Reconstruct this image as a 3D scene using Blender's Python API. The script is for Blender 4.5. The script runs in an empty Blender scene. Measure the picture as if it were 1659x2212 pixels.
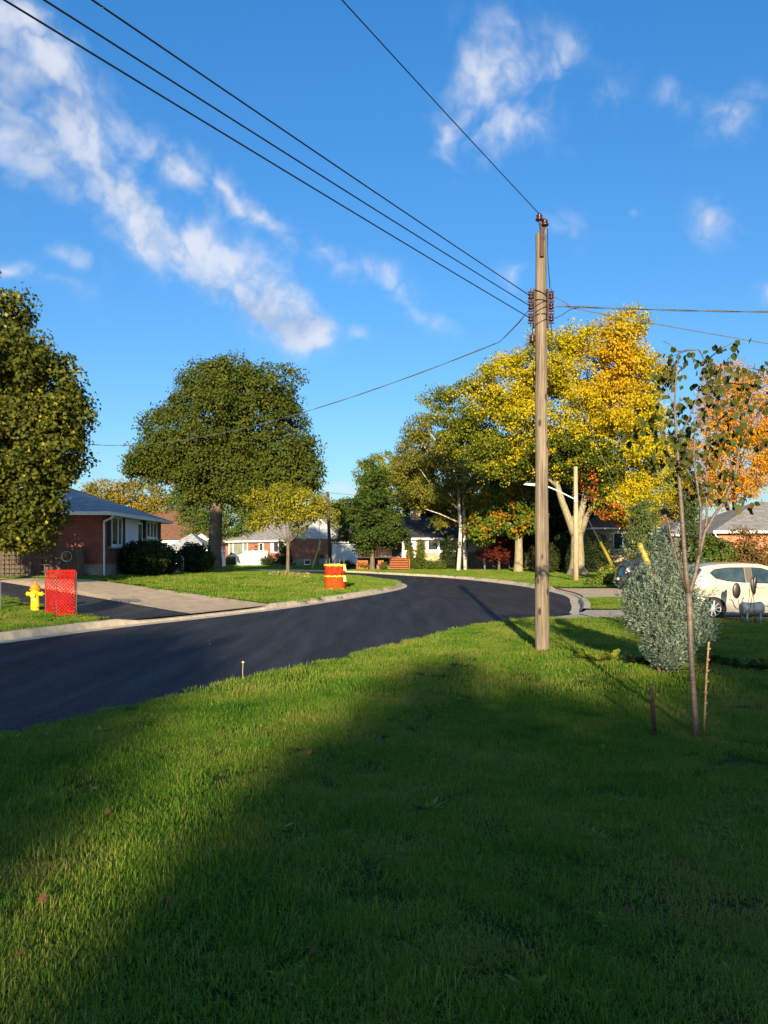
import bpy, bmesh, math, random
import numpy as np
from mathutils import Vector, Matrix
from mathutils.geometry import delaunay_2d_cdt

scene = bpy.context.scene
COL = scene.collection
R_ = math.radians
# ------------------------------------------------------------------ camera
EYE = 1.65; F = 770.0; HOR = 554.0; K = 768.0/1659.0
cd = bpy.data.cameras.new('camera'); cam = bpy.data.objects.new('camera', cd); COL.objects.link(cam)
cam.location = (0, 0, EYE); cam.rotation_euler = (R_(90), 0, 0)
cd.sensor_fit = 'VERTICAL'; cd.sensor_height = 36.0; cd.lens = F/1024*36; cd.shift_y = (HOR-512)/1024
cd.clip_start = 0.05; cd.clip_end = 6000
scene.camera = cam
# ------------------------------------------------------------------ light
SUN_EL = 13.0; SUN_SIDE = 0.055        # sun stands behind the camera, a little to the left
sd = Vector((-SUN_SIDE, -1, 0)).normalized()*math.cos(R_(SUN_EL)) + Vector((0, 0, math.sin(R_(SUN_EL))))
sl = bpy.data.lights.new('sun', 'SUN'); sl.energy = 5.0; sl.angle = R_(0.53); sl.color = (1.0, 0.83, 0.58)
so = bpy.data.objects.new('sun', sl); COL.objects.link(so)
so.rotation_euler = sd.to_track_quat('Z', 'Y').to_euler(); so.location = (-20, -60, 40)
scene.view_settings.view_transform = 'Standard'; scene.view_settings.look = 'None'
scene.view_settings.gamma = 1.0; scene.view_settings.use_curve_mapping = False
scene.view_settings.exposure = 1.2
scene.cycles.max_bounces = 6; scene.cycles.transparent_max_bounces = 8
scene.cycles.diffuse_bounces = 3; scene.cycles.glossy_bounces = 2; scene.cycles.transmission_bounces = 3
scene.cycles.use_adaptive_sampling = True

def az_el(dx, dy):
    a = (dx*K-384)/F; b = (HOR-dy*K)/F
    az = math.atan(a); el = math.atan(b*math.cos(az)); return az, el

world = bpy.data.worlds.new('World'); scene.world = world; world.use_nodes = True
def build_world():
    nt = world.node_tree; nt.nodes.clear(); N = nt.nodes.new; L = nt.links.new
    out = N('ShaderNodeOutputWorld'); bg = N('ShaderNodeBackground'); L(bg.outputs[0], out.inputs[0])
    STR = 0.075; bg.inputs['Strength'].default_value = STR
    sky = N('ShaderNodeTexSky'); sky.sky_type = 'NISHITA'; sky.sun_disc = False
    sky.sun_elevation = R_(SUN_EL); sky.sun_rotation = math.atan2(sd.x, sd.y)
    sky.air_density = 1.0; sky.dust_density = 0.9; sky.ozone_density = 3.0
    hs = N('ShaderNodeHueSaturation'); hs.inputs['Saturation'].default_value = 1.14; hs.inputs['Value'].default_value = 1.0
    L(sky.outputs[0], hs.inputs['Color'])
    tint = N('ShaderNodeMix'); tint.data_type = 'RGBA'; tint.blend_type = 'MULTIPLY'; tint.inputs[0].default_value = 1
    L(hs.outputs[0], tint.inputs[6]); tint.inputs[7].default_value = (1, 1, 1, 1)
    tc = N('ShaderNodeTexCoord'); sx = N('ShaderNodeSeparateXYZ'); L(tc.outputs['Generated'], sx.inputs[0])
    def m(op, a, b=None, c=None, clamp=False):
        n = N('ShaderNodeMath'); n.operation = op; n.use_clamp = clamp
        for i, v in enumerate((a, b, c)):
            if v is None: continue
            if isinstance(v, (int, float)): n.inputs[i].default_value = v
            else: L(v, n.inputs[i])
        return n.outputs[0]
    az = m('ARCTAN2', sx.outputs[0], sx.outputs[1]); el = m('ARCSINE', sx.outputs[2])
    up = N('ShaderNodeVectorMath'); up.operation = 'SCALE'; 
    tm = N('ShaderNodeMix'); tm.data_type = 'RGBA'; L(m('MULTIPLY', el, 1.5, clamp=True), tm.inputs[0]); tm.inputs[6].default_value = (.92, 1.0, 1.10, 1); tm.inputs[7].default_value = (.50, .98, 1.20, 1); L(tm.outputs[2], tint.inputs[7])
    L(tint.outputs[2], up.inputs[0]); L(m('MULTIPLY_ADD', m('MULTIPLY', el, 1.4, clamp=True), .36, .90), up.inputs['Scale'])
    cb = N('ShaderNodeCombineXYZ'); L(az, cb.inputs[0]); L(el, cb.inputs[1]); P = cb.outputs[0]
    # warp
    wn = N('ShaderNodeTexNoise'); wn.inputs['Scale'].default_value = 9; wn.inputs['Detail'].default_value = 5; L(P, wn.inputs['Vector'])
    ws = N('ShaderNodeVectorMath'); ws.operation = 'SUBTRACT'; L(wn.outputs['Color'], ws.inputs[0]); ws.inputs[1].default_value = (.5, .5, .5)
    wm = N('ShaderNodeVectorMath'); wm.operation = 'MULTIPLY_ADD'; L(ws.outputs[0], wm.inputs[0]); wm.inputs[1].default_value = (.06, .06, 0); L(P, wm.inputs[2])
    PW = wm.outputs[0]
    # clouds (px x, y, half length, half height, rotation deg (image, clockwise), weight)
    blobs = [(20,90,260,150,50,.58),(150,200,230,100,45,.55),(60,300,260,110,40,.7),(210,350,120,90,30,.6),(120,150,150,70,40,.4),
             (360,340,190,58,34,.70),(520,425,180,46,34,.66),(280,425,110,60,30,.7),(310,510,120,84,20,.95),(430,548,170,104,18,1.08),(560,622,180,108,26,1.18),
             (640,685,125,90,35,1.05),(690,715,60,55,40,.9),(790,570,130,50,20,.45),(870,620,120,40,30,.3),(930,690,120,40,25,.42),(780,740,80,35,10,.55),(700,540,110,40,40,.35),
             (1080,140,200,110,-25,0.50),(1030,200,110,120,80,0.40),(1220,110,150,60,-30,0.40),(1150,270,130,80,-10,0.50),(1080,310,110,60,-20,0.44),(1330,180,80,70,50,0.40),
             (1590,240,110,80,-30,0.50),(1480,210,90,50,20,0.29),(1545,485,100,58,25,0.58),(1225,480,70,70,-40,0.40),(1120,580,80,60,10,0.32),(1362,433,32,22,0,0.44),(960,250,80,50,20,0.24),(970,330,90,60,60,0.27),
             (150,560,110,40,20,.42),(20,575,80,40,10,.5),(130,610,120,30,20,.4),(1655,630,60,40,0,.55),(740,1060,160,26,-3,.5),(600,490,110,35,40,.5),(1400,1,40,30,0,.3)]
    acc = None; acc2 = None
    ang = K/F
    def blob_sum(Pv):
        acc = None
        for (dx, dy, hl, hh, rot, w) in blobs:
            a, e = az_el(dx, dy)
            mp = N('ShaderNodeMapping'); mp.vector_type = 'TEXTURE'; L(Pv, mp.inputs[0])
            mp.inputs[1].default_value = (a, e, 0); mp.inputs[2].default_value = (0, 0, -R_(rot))
            s = ang*1.22*math.cos(a)
            mp.inputs[3].default_value = (hl*s, hh*s, 1)
            g = N('ShaderNodeTexGradient'); g.gradient_type = 'QUADRATIC_SPHERE'; L(mp.outputs[0], g.inputs[0])
            acc = m('MULTIPLY', g.outputs['Fac'], w*1.35) if acc is None else m('MULTIPLY_ADD', g.outputs['Fac'], w*1.35, acc)
        return acc
    s1 = blob_sum(PW)
    def fbm(vec, scale, det, rough, off):
        mp = N('ShaderNodeMapping'); L(vec, mp.inputs[0]); mp.inputs[1].default_value = off
        mp.inputs[2].default_value = (0, 0, R_(35)); mp.inputs[3].default_value = (1.0, 1.12, 1)
        n = N('ShaderNodeTexNoise'); n.inputs['Scale'].default_value = scale; n.inputs['Detail'].default_value = det
        n.inputs['Roughness'].default_value = rough; L(mp.outputs[0], n.inputs['Vector']); return n.outputs['Fac']
    def vor(vec, off):
        return m('MULTIPLY', m('ABSOLUTE', m('SUBTRACT', fbm(vec, 17, 3, .5, off), .5)), 2.0)
    n1 = fbm(PW, 10, 10, .58, (0, 0, 0)); n2 = fbm(PW, 10, 4, .5, (0.010, -0.022, 0))
    big = fbm(P, 4.0, 3, .5, (3, 5, 0))
    # a loose field of small clouds outside the picture
    back = m('MULTIPLY', m('SUBTRACT', m('ABSOLUTE', az), .60, clamp=True), m('SUBTRACT', big, .42, clamp=True))
    dens = m('ADD', s1, m('MULTIPLY', back, 3.0))
    dens = m('MINIMUM', dens, 1.15)
    n3 = fbm(PW, 40, 7, .6, (7, 3, 0)); v1 = vor(PW, (0, 0, 0)); v2 = vor(PW, (.014, -.022, 0))
    nn = m('MULTIPLY_ADD', m('SUBTRACT', v1, .17), 2.0, m('MULTIPLY', m('SUBTRACT', n1, .5), 2.6)); nn = m('MULTIPLY_ADD', m('SUBTRACT', n3, .5), .8, nn)
    d1 = m('MULTIPLY_ADD', nn, m('POWER', m('MAXIMUM', dens, 0), .55), m('SUBTRACT', m('MULTIPLY', dens, 1.15), .06))
    sm = N('ShaderNodeMapRange'); sm.interpolation_type = 'SMOOTHSTEP'; L(d1, sm.inputs[0]); sm.inputs[1].default_value = -.06; sm.inputs[2].default_value = 1.5
    alpha = m('MULTIPLY', sm.outputs[0], .84)
    # light from the left rear: difference of density gives relief
    rel = m('MULTIPLY_ADD', m('SUBTRACT', n1, n2), 2.6, m('MULTIPLY_ADD', m('SUBTRACT', v1, v2), 1.3, .74), clamp=True)
    SHB = [(470,615,200,60,25,.55),(600,690,150,60,30,.6),(120,400,200,80,35,.5),(60,200,240,90,40,.45)]  # grey shade painted into the undersides of the clouds
    sh = None
    for (dx, dy, hl, hh, rot, w) in SHB:
        a, e = az_el(dx, dy); mp = N('ShaderNodeMapping'); mp.vector_type = 'TEXTURE'; L(PW, mp.inputs[0]); mp.inputs[1].default_value = (a, e, 0); mp.inputs[2].default_value = (0, 0, -R_(rot)); mp.inputs[3].default_value = (hl*ang, hh*ang, 1)
        g = N('ShaderNodeTexGradient'); g.gradient_type = 'QUADRATIC_SPHERE'; L(mp.outputs[0], g.inputs[0]); sh = m('MULTIPLY', g.outputs['Fac'], w*1.5) if sh is None else m('MULTIPLY_ADD', g.outputs['Fac'], w*1.5, sh)
    rel = m('SUBTRACT', rel, sh, clamp=True)
    cc = N('ShaderNodeMix'); cc.data_type = 'RGBA'; L(rel, cc.inputs[0])
    cc.inputs[6].default_value = (2.7, 3.25, 4.3, 1); cc.inputs[7].default_value = (4.9, 5.05, 5.5, 1)
    mx = N('ShaderNodeMix'); mx.data_type = 'RGBA'; L(alpha, mx.inputs[0]); L(up.outputs[0], mx.inputs[6]); L(cc.outputs[2], mx.inputs[7])
    L(mx.outputs[2], bg.inputs['Color'])
    world.cycles.sampling_method = 'MANUAL'; world.cycles.sample_map_resolution = 512
build_world()

# ------------------------------------------------------------------ helpers
rng = np.random.default_rng(7); random.seed(7)
def pt(dx, dy, Y): return Vector(((dx*K-384)/F*Y, Y, EYE + (HOR-dy*K)/F*Y))
def tag(o, label=None, cat=None, group=None, kind=None):
    for k, v in (('label', label), ('category', cat), ('group', group), ('kind', kind)):
        if v: o[k] = v
    return o
def empty(name, label, cat, loc, rz=0, group=None):
    o = bpy.data.objects.new(name, None); COL.objects.link(o); o.location = loc; o.rotation_euler = (0, 0, rz)
    o.empty_display_size = .2
    return tag(o, label, cat, group)

class MB:
    def __init__(s): s.v = []; s.f = []; s.sm = []
    def add(s, vs, fs, smooth=False):
        o = len(s.v); s.v += [tuple(p) for p in vs]; s.f += [tuple(i+o for i in f) for f in fs]; s.sm += [smooth]*len(fs); return s
    def box(s, a, b):
        x0, y0, z0 = a; x1, y1, z1 = b
        return s.add([(x0,y0,z0),(x1,y0,z0),(x1,y1,z0),(x0,y1,z0),(x0,y0,z1),(x1,y0,z1),(x1,y1,z1),(x0,y1,z1)],
              [(0,3,2,1),(4,5,6,7),(0,1,5,4),(1,2,6,5),(2,3,7,6),(3,0,4,7)])
    def bar(s, p, q, w, h=None):
        p = Vector(p); q = Vector(q); d = (q-p).normalized(); h = h or w
        up = Vector((0,0,1)) if abs(d.z) < .9 else Vector((0,1,0))
        r = d.cross(up).normalized()*w/2; u = r.cross(d).normalized()*h/2
        return s.add([p-r-u,p+r-u,p+r+u,p-r+u,q-r-u,q+r-u,q+r+u,q-r+u],[(0,1,2,3),(7,6,5,4),(0,4,5,1),(1,5,6,2),(2,6,7,3),(3,7,4,0)])
    def tube(s, pts, rad, n=8, cap=True, jit=0):
        pts = [Vector(p) for p in pts]
        if not hasattr(rad, '__len__'): rad = [rad]*len(pts)
        vs = []; fs = []; prev = None
        for i, p in enumerate(pts):
            d = (pts[min(i+1, len(pts)-1)] - pts[max(i-1, 0)]).normalized()
            if prev is None:
                a = Vector((1,0,0)) if abs(d.x) < .8 else Vector((0,1,0))
                prev = d.cross(a).normalized()
            r = (prev - d*prev.dot(d)).normalized(); prev = r; u = d.cross(r)
            for k in range(n):
                t = 2*math.pi*k/n; j = 1 + (random.uniform(-jit, jit) if jit else 0)
                vs.append(p + (r*math.cos(t)+u*math.sin(t))*rad[i]*j)
        for i in range(len(pts)-1):
            for k in range(n):
                fs.append((i*n+k, i*n+(k+1)%n, (i+1)*n+(k+1)%n, (i+1)*n+k))
        s.add(vs, fs, True)
        if cap:
            o = len(s.v)-len(vs)
            s.f += [tuple(o+k for k in range(n))[::-1], tuple(o+(len(pts)-1)*n+k for k in range(n))]; s.sm += [False, False]
        return s
    def lathe(s, c, prof, n=16):
        c = Vector(c); vs = []; fs = []
        for r, z in prof:
            for k in range(n):
                t = 2*math.pi*k/n; vs.append(c+Vector((r*math.cos(t), r*math.sin(t), z)))
        for i in range(len(prof)-1):
            for k in range(n): fs.append((i*n+k, i*n+(k+1)%n, (i+1)*n+(k+1)%n, (i+1)*n+k))
        s.add(vs, fs, True)
        o = len(s.v)-len(vs); s.f += [tuple(o+k for k in range(n))[::-1], tuple(o+(len(prof)-1)*n+k for k in range(n))]; s.sm += [False]*2
        return s
    def prism(s, poly, d):
        d = Vector(d); n = len(poly); poly = [Vector(p) for p in poly]
        return s.add(poly+[p+d for p in poly], [tuple(range(n))[::-1], tuple(range(n, 2*n))]+[(i, (i+1)%n, n+(i+1)%n, n+i) for i in range(n)])
    def build(s, name, mat, parent=None):
        me = bpy.data.meshes.new(name); me.from_pydata(s.v, [], s.f); me.validate(clean_customdata=False)
        if len(me.polygons) == len(s.sm): me.polygons.foreach_set('use_smooth', s.sm)
        bm = bmesh.new(); bm.from_mesh(me); bmesh.ops.recalc_face_normals(bm, faces=bm.faces)
        uv = bm.loops.layers.uv.new('uv')
        for f in bm.faces:
            n = f.normal
            if abs(n.z) > .97: t = Vector((1,0,0)); b = Vector((0,1,0))
            else: t = Vector((0,0,1)).cross(n).normalized(); b = n.cross(t)
            for l in f.loops: l[uv].uv = (l.vert.co.dot(t), l.vert.co.dot(b))
        bm.to_mesh(me); bm.free()
        me.materials.append(mat)
        o = bpy.data.objects.new(name, me); COL.objects.link(o)
        if parent: o.parent = parent
        return o
def copy_tree(o, parent=None):
    c = o.copy(); COL.objects.link(c); c.parent = parent
    for ch in o.children: copy_tree(ch, c)
    return c

# ------------------------------------------------------------------ materials
MATS = {}
def mat(name, col, rough=.7, var=.15, scale=6.0, bump=0.0, bscale=40.0, stretch=(1,1,1), col2=None, metal=0.0, spec=.4, coat=0.0, sheen=0):
    if name in MATS: return MATS[name]
    M = bpy.data.materials.new(name); M.use_nodes = True; nt = M.node_tree; N = nt.nodes.new; L = nt.links.new
    p = nt.nodes['Principled BSDF']; p.inputs['Roughness'].default_value = rough; p.inputs['Metallic'].default_value = metal
    p.inputs['Specular IOR Level'].default_value = spec; p.inputs['Coat Weight'].default_value = coat
    tc = N('ShaderNodeTexCoord'); mp = N('ShaderNodeMapping'); L(tc.outputs['Object'], mp.inputs[0]); mp.inputs[3].default_value = stretch
    n = N('ShaderNodeTexNoise'); n.inputs['Scale'].default_value = scale; n.inputs['Detail'].default_value = 6; n.inputs['Roughness'].default_value = .65
    L(mp.outputs[0], n.inputs['Vector'])
    r = N('ShaderNodeValToRGB'); L(n.outputs['Fac'], r.inputs[0])
    c2 = col2 or tuple(c*(1-var*1.3) for c in col); c1 = col if col2 else tuple(min(1, c*(1+var)) for c in col)
    r.color_ramp.elements[0].position = .32; r.color_ramp.elements[0].color = (*c2, 1)
    r.color_ramp.elements[1].position = .68; r.color_ramp.elements[1].color = (*c1, 1)
    L(r.outputs[0], p.inputs['Base Color'])
    if bump:
        n2 = N('ShaderNodeTexNoise'); n2.inputs['Scale'].default_value = bscale; n2.inputs['Detail'].default_value = 4; L(mp.outputs[0], n2.inputs['Vector'])
        b = N('ShaderNodeBump'); b.inputs['Strength'].default_value = bump; b.inputs['Distance'].default_value = .02
        L(n2.outputs['Fac'], b.inputs['Height']); L(b.outputs[0], p.inputs['Normal'])
    MATS[name] = M; return M
def uvbrick(name, c1, c2, mortar, w, h, ms=.012, rough=.85, offset=.5, bump=.4, noise=.25):
    M = bpy.data.materials.new(name); M.use_nodes = True; nt = M.node_tree; N = nt.nodes.new; L = nt.links.new
    p = nt.nodes['Principled BSDF']; p.inputs['Roughness'].default_value = rough; p.inputs['Specular IOR Level'].default_value = .25
    uv = N('ShaderNodeUVMap'); uv.uv_map = 'uv'
    b = N('ShaderNodeTexBrick'); L(uv.outputs[0], b.inputs['Vector']); b.offset = offset
    b.inputs['Color1'].default_value = (*c1, 1); b.inputs['Color2'].default_value = (*c2, 1); b.inputs['Mortar'].default_value = (*mortar, 1)
    b.inputs['Scale'].default_value = 1; b.inputs['Brick Width'].default_value = w; b.inputs['Row Height'].default_value = h
    b.inputs['Mortar Size'].default_value = ms; b.inputs['Bias'].default_value = 0
    n = N('ShaderNodeTexNoise'); n.inputs['Scale'].default_value = 2.2; n.inputs['Detail'].default_value = 7; L(uv.outputs[0], n.inputs['Vector'])
    mr = N('ShaderNodeMapRange'); L(n.outputs['Fac'], mr.inputs[0]); mr.inputs[1].default_value = .25; mr.inputs[2].default_value = .75; mr.inputs[3].default_value = 1-noise; mr.inputs[4].default_value = 1+noise
    mx = N('ShaderNodeVectorMath'); mx.operation = 'SCALE'; L(b.outputs['Color'], mx.inputs[0]); L(mr.outputs[0], mx.inputs['Scale'])
    L(mx.outputs[0], p.inputs['Base Color'])
    bp = N('ShaderNodeBump'); bp.inputs['Strength'].default_value = bump; bp.inputs['Distance'].default_value = .01; bp.invert = True
    L(b.outputs['Fac'], bp.inputs['Height']); L(bp.outputs[0], p.inputs['Normal'])
    return M
def siding(name, col, h=.12):
    M = bpy.data.materials.new(name); M.use_nodes = True; nt = M.node_tree; N = nt.nodes.new; L = nt.links.new
    p = nt.nodes['Principled BSDF']; p.inputs['Roughness'].default_value = .55
    uv = N('ShaderNodeUVMap'); uv.uv_map = 'uv'; s = N('ShaderNodeSeparateXYZ'); L(uv.outputs[0], s.inputs[0])
    d = N('ShaderNodeMath'); d.operation = 'DIVIDE'; L(s.outputs[1], d.inputs[0]); d.inputs[1].default_value = h
    fr = N('ShaderNodeMath'); fr.operation = 'FRACT'; L(d.outputs[0], fr.inputs[0])
    n = N('ShaderNodeTexNoise'); n.inputs['Scale'].default_value = 1.5; n.inputs['Detail'].default_value = 5; L(uv.outputs[0], n.inputs['Vector'])
    r = N('ShaderNodeValToRGB'); L(n.outputs['Fac'], r.inputs[0]); r.color_ramp.elements[0].color = (*[c*.86 for c in col], 1); r.color_ramp.elements[1].color = (*col, 1)
    L(r.outputs[0], p.inputs['Base Color'])
    b = N('ShaderNodeBump'); b.inputs['Strength'].default_value = 1; b.inputs['Distance'].default_value = .02; b.invert = True; L(fr.outputs[0], b.inputs['Height']); L(b.outputs[0], p.inputs['Normal'])
    return M
def leafmat(name, trans=.35, rough=.5):
    M = bpy.data.materials.new(name); M.use_nodes = True; nt = M.node_tree; N = nt.nodes.new; L = nt.links.new
    nt.nodes.remove(nt.nodes['Principled BSDF']); out = nt.nodes['Material Output']
    a = N('ShaderNodeAttribute'); a.attribute_name = 'col'
    d = N('ShaderNodeBsdfPrincipled'); d.inputs['Roughness'].default_value = rough+.1; d.inputs['Specular IOR Level'].default_value = .12; L(a.outputs['Color'], d.inputs['Base Color'])
    t = N('ShaderNodeBsdfTranslucent'); L(a.outputs['Color'], t.inputs[0])
    mx = N('ShaderNodeMixShader'); mx.inputs[0].default_value = trans; L(d.outputs[0], mx.inputs[1]); L(t.outputs[0], mx.inputs[2]); L(mx.outputs[0], out.inputs[0])
    return M
LEAF = leafmat('leaf_surface', .38)
GLASS = mat('window_glass', (.03,.04,.045), rough=.05, var=.3, scale=.6, spec=.8)
WHITE = mat('white_paint', (.70,.70,.68), rough=.45, var=.05, scale=3, bump=.05)
BRICK_RED = uvbrick('red_brick', (.22,.062,.040), (.17,.043,.032), (.19,.10,.08), .23, .075, .010)
BRICK_ORANGE = uvbrick('orange_brick', (.36,.12,.06), (.29,.085,.045), (.33,.19,.13), .23, .075, .010)
BRICK_TAN = uvbrick('tan_stone', (.42,.33,.20), (.35,.27,.16), (.36,.29,.2), .5, .16, .014)
SH_GREY = uvbrick('grey_shingles', (.36,.37,.375), (.26,.275,.285), (.13,.135,.14), .33, .14, .010, bump=.7, noise=.3)
SH_LIGHT = uvbrick('light_shingles', (.27,.26,.24), (.20,.19,.18), (.12,.12,.11), .33, .14, .010, bump=.7, noise=.3)
SH_DARK = uvbrick('dark_shingles', (.045,.045,.05), (.03,.03,.035), (.02,.02,.02), .33, .14, .010, bump=.7, noise=.3)
SH_BROWN = uvbrick('brown_shingles', (.17,.085,.05), (.13,.062,.038), (.07,.04,.03), .33, .14, .010, bump=.7, noise=.3)
SID_WHITE = siding('white_siding', (.74,.75,.76)); SID_GREY = siding('pale_grey_siding', (.55,.60,.64)); SID_DARK = siding('dark_siding', (.07,.08,.09))
CONC = mat('concrete', (.53,.39,.24), rough=.9, var=.2, scale=2.5, bump=.3, bscale=60)
CONC_OLD = mat('old_concrete', (.42,.35,.26), rough=.92, var=.3, scale=2, bump=.3, bscale=50)
BARK = mat('grey_bark', (.13,.10,.065), rough=.95, var=.45, scale=5, bump=.9, bscale=12, stretch=(3,3,.5))
BARK_PALE = mat('pale_bark', (.25,.215,.13), rough=.95, var=.35, scale=5, bump=.7, bscale=12, stretch=(3,3,.5))
BARK_DARK = mat('dark_bark', (.06,.045,.035), rough=.95, var=.4, scale=5, bump=.8, bscale=12, stretch=(3,3,.5))
BLACK = mat('black_plastic', (.012,.012,.013), rough=.4, var=.2)
METAL = mat('galvanised_steel', (.42,.43,.44), rough=.45, var=.2, metal=.7)
NAVY = mat('navy_shutter', (.012,.014,.03), rough=.6, var=.2)
WOODGREY = mat('weathered_fence_wood', (.10,.075,.055), rough=.9, var=.4, scale=4, bump=.5, bscale=20, stretch=(6,6,.6))
WOODORANGE = mat('orange_stained_wood', (.33,.09,.018), rough=.7, var=.25, scale=4, stretch=(1,6,6), bump=.2)
WOODDARK = mat('dark_stained_wood', (.05,.03,.02), rough=.8, var=.3, scale=4)
STAKE = mat('raw_stake_wood', (.48,.36,.2), rough=.85, var=.25, scale=9, stretch=(4,4,.6))
# ------------------------------------------------------------------ the lie of the land
INNER = [(-18,-10),(-14,.5),(-10.5,9.5),(-7.9,15.9),(-6.83,18.95),(-5.5,21.3),(-4.5,23.4),(-3.55,25.5),(-2.5,28.5),(-1.5,31.7),(-.5,35.2),(.40,38.8),(.85,42.6),(.75,46),(.2,49.7),(-1,54.5),(-2.7,59.8),(-5.2,64),(-9,67.5),(-16,70.5),(-40,76)]
NEAR = [(-14.2,-13.6),(-9,-3.6),(-3.5,7.02),(-2.83,8.11),(-1.87,10.04),(-.59,12.3),(1.15,15.84),(2.0,17.5),(2.9,18.95),(3.95,19.85)]
OUTER = [(6.05,23.0),(6.75,25.5),(7.35,28.3),(8.0,31.0),(8.3,33.7),(8.37,37.6),(8.1,43),(6.8,51.4),(4.8,58.5),(1.6,65),(-3.1,75),(-8,80),(-25,88),(-60,97)]
def smooth_line(P, it=2, keep=()):
    P = [Vector(p) for p in P]
    for _ in range(it):
        Q = [P[0]]
        for a, b in zip(P[:-1], P[1:]): Q += [a*.75+b*.25, a*.25+b*.75]
        Q.append(P[-1]); P = Q
    return [tuple(p) for p in P]
INNER = smooth_line(INNER, 2); OUTER = smooth_line(OUTER, 2); NEAR = smooth_line(NEAR, 1)
def dist_line(X, Y, P):
    X = np.asarray(X, float); Y = np.asarray(Y, float); D = np.full(X.shape, 1e9)
    for (ax, ay), (bx, by) in zip(P[:-1], P[1:]):
        vx, vy = bx-ax, by-ay; t = np.clip(((X-ax)*vx+(Y-ay)*vy)/(vx*vx+vy*vy+1e-9), 0, 1)
        D = np.minimum(D, np.hypot(X-ax-t*vx, Y-ay-t*vy))
    return D
def sstep(x, a, b):
    t = np.clip((x-a)/(b-a), 0, 1); return t*t*(3-2*t)
def und(X, Y): return .018*np.sin(X*.9+.4*Y)+.014*np.sin(Y*.7-X*.5+1.3)
ROADZ = -.13
def H_left(X, Y):
    d = dist_line(X, Y, INNER); return .62*sstep(d, .1, 13)**.85 + .008*np.sin(np.asarray(X)*.8)*np.minimum(d, 1)
def H_near(X, Y):
    return und(np.asarray(X, float), np.asarray(Y, float))*sstep(dist_line(X, Y, NEAR), .0, 1.0)
def H_far(X, Y):
    d = dist_line(X, Y, OUTER); return .16*sstep(d, 0, 16)
def gp(dx, dy, Hf):
    a = (dx*K-384)/F; b = (dy*K-HOR)/F; Y = EYE/max(b, 1e-4)
    for _ in range(12): Y = (EYE-float(Hf(np.array([a*Y]), np.array([Y]))[0]))/b
    return Vector((a*Y, Y, EYE-b*Y))
def inpoly(X, Y, P):
    X = np.asarray(X); Y = np.asarray(Y); c = np.zeros(X.shape, bool); n = len(P); j = n-1
    for i in range(n):
        xi, yi = P[i]; xj, yj = P[j]
        if yi != yj: c ^= ((yi > Y) != (yj > Y)) & (X < (xj-xi)*(Y-yi)/(yj-yi)+xi)
        j = i
    return c
def idx(P, q): return min(range(len(P)), key=lambda i: (P[i][0]-q[0])**2+(P[i][1]-q[1])**2)
iA0 = idx(INNER, (-6.83,18.95)); iA1 = idx(INNER, (-5.5,21.3)); iC1 = idx(INNER, (-3.6,25.3))
A0, A1, C1 = INNER[iA0], INNER[iA1], INNER[iC1]
dv = (-.745,.667)
A0e = (A0[0]+17*dv[0], A0[1]+17*dv[1]); A1e = (A1[0]+17*dv[0], A1[1]+17*dv[1])
CU = (-12.6,33.0); CE = (-18.2,34.0)
# rest of polygons
P_hyd = INNER[:iA0+1]+[A0e,(-45,40),(-45,-10)]
P_asph = [A0]+INNER[iA0+1:iA1+1]+[A1e,A0e]
P_conc = [A1]+INNER[iA1+1:iC1+1]+[CU,CE,A1e]
P_island = INNER[iC1:]+[(-45,76),(-45,34.4),CE,CU]
P_near = NEAR+[(6.0,19.75),(34,19.3),(34,-13.6)]
iO = idx(OUTER, (7.6,29.6)); iO2 = idx(OUTER, (8.37,37.0))
P_drive1 = [NEAR[-1],(5.4,21.4),OUTER[0],(34,22.8),(34,19.3),(6.0,19.75)]
P_strip = OUTER[:iO+1]+[(34,30),(34,22.8)]
P_drive2 = OUTER[iO:iO2+1]+[(34,37.4),(34,30)]
P_far = OUTER[iO2:]+[(-60,190),(110,190),(110,37.4),(34,37.4)]
P_road = INNER+[(-60,84),(-60,97)]+OUTER[::-1][1:]+[(5.4,21.4)]+NEAR[::-1]
def patch(name, P, zf, m, step, ymax=1e9, bound=None):
    xs = [p[0] for p in P]; ys = [p[1] for p in P]
    gx = np.arange(min(xs), max(xs), step); gy = np.arange(min(ys), min(max(ys), ymax), step)
    GX, GY = np.meshgrid(gx, gy); GX = GX.ravel()+step*.31; GY = GY.ravel()+step*.27
    ok = inpoly(GX, GY, P) & (dist_line(GX, GY, P+[P[0]]) > step*.35)
    pts = [Vector(p) for p in P]+[Vector((x, y)) for x, y in zip(GX[ok], GY[ok])]
    n = len(P)
    V, E, Fc, *_ = delaunay_2d_cdt(pts, [(i, (i+1) % n) for i in range(n)], [], 1, 1e-5)
    VX = np.array([v.x for v in V]); VY = np.array([v.y for v in V]); Z = zf(VX, VY)
    me = bpy.data.meshes.new(name); me.from_pydata([(x, y, z) for x, y, z in zip(VX, VY, Z)], [], [tuple(f) for f in Fc])
    me.polygons.foreach_set('use_smooth', [True]*len(me.polygons))
    me.materials.append(m); o = bpy.data.objects.new(name, me); COL.objects.link(o); o['kind'] = 'structure'
    bm = bmesh.new(); bm.from_mesh(me); bmesh.ops.recalc_face_normals(bm, faces=bm.faces)
    if sum(f.normal.z for f in bm.faces) < 0: bmesh.ops.reverse_faces(bm, faces=bm.faces)
    bm.to_mesh(me); bm.free()
    return o
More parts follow.
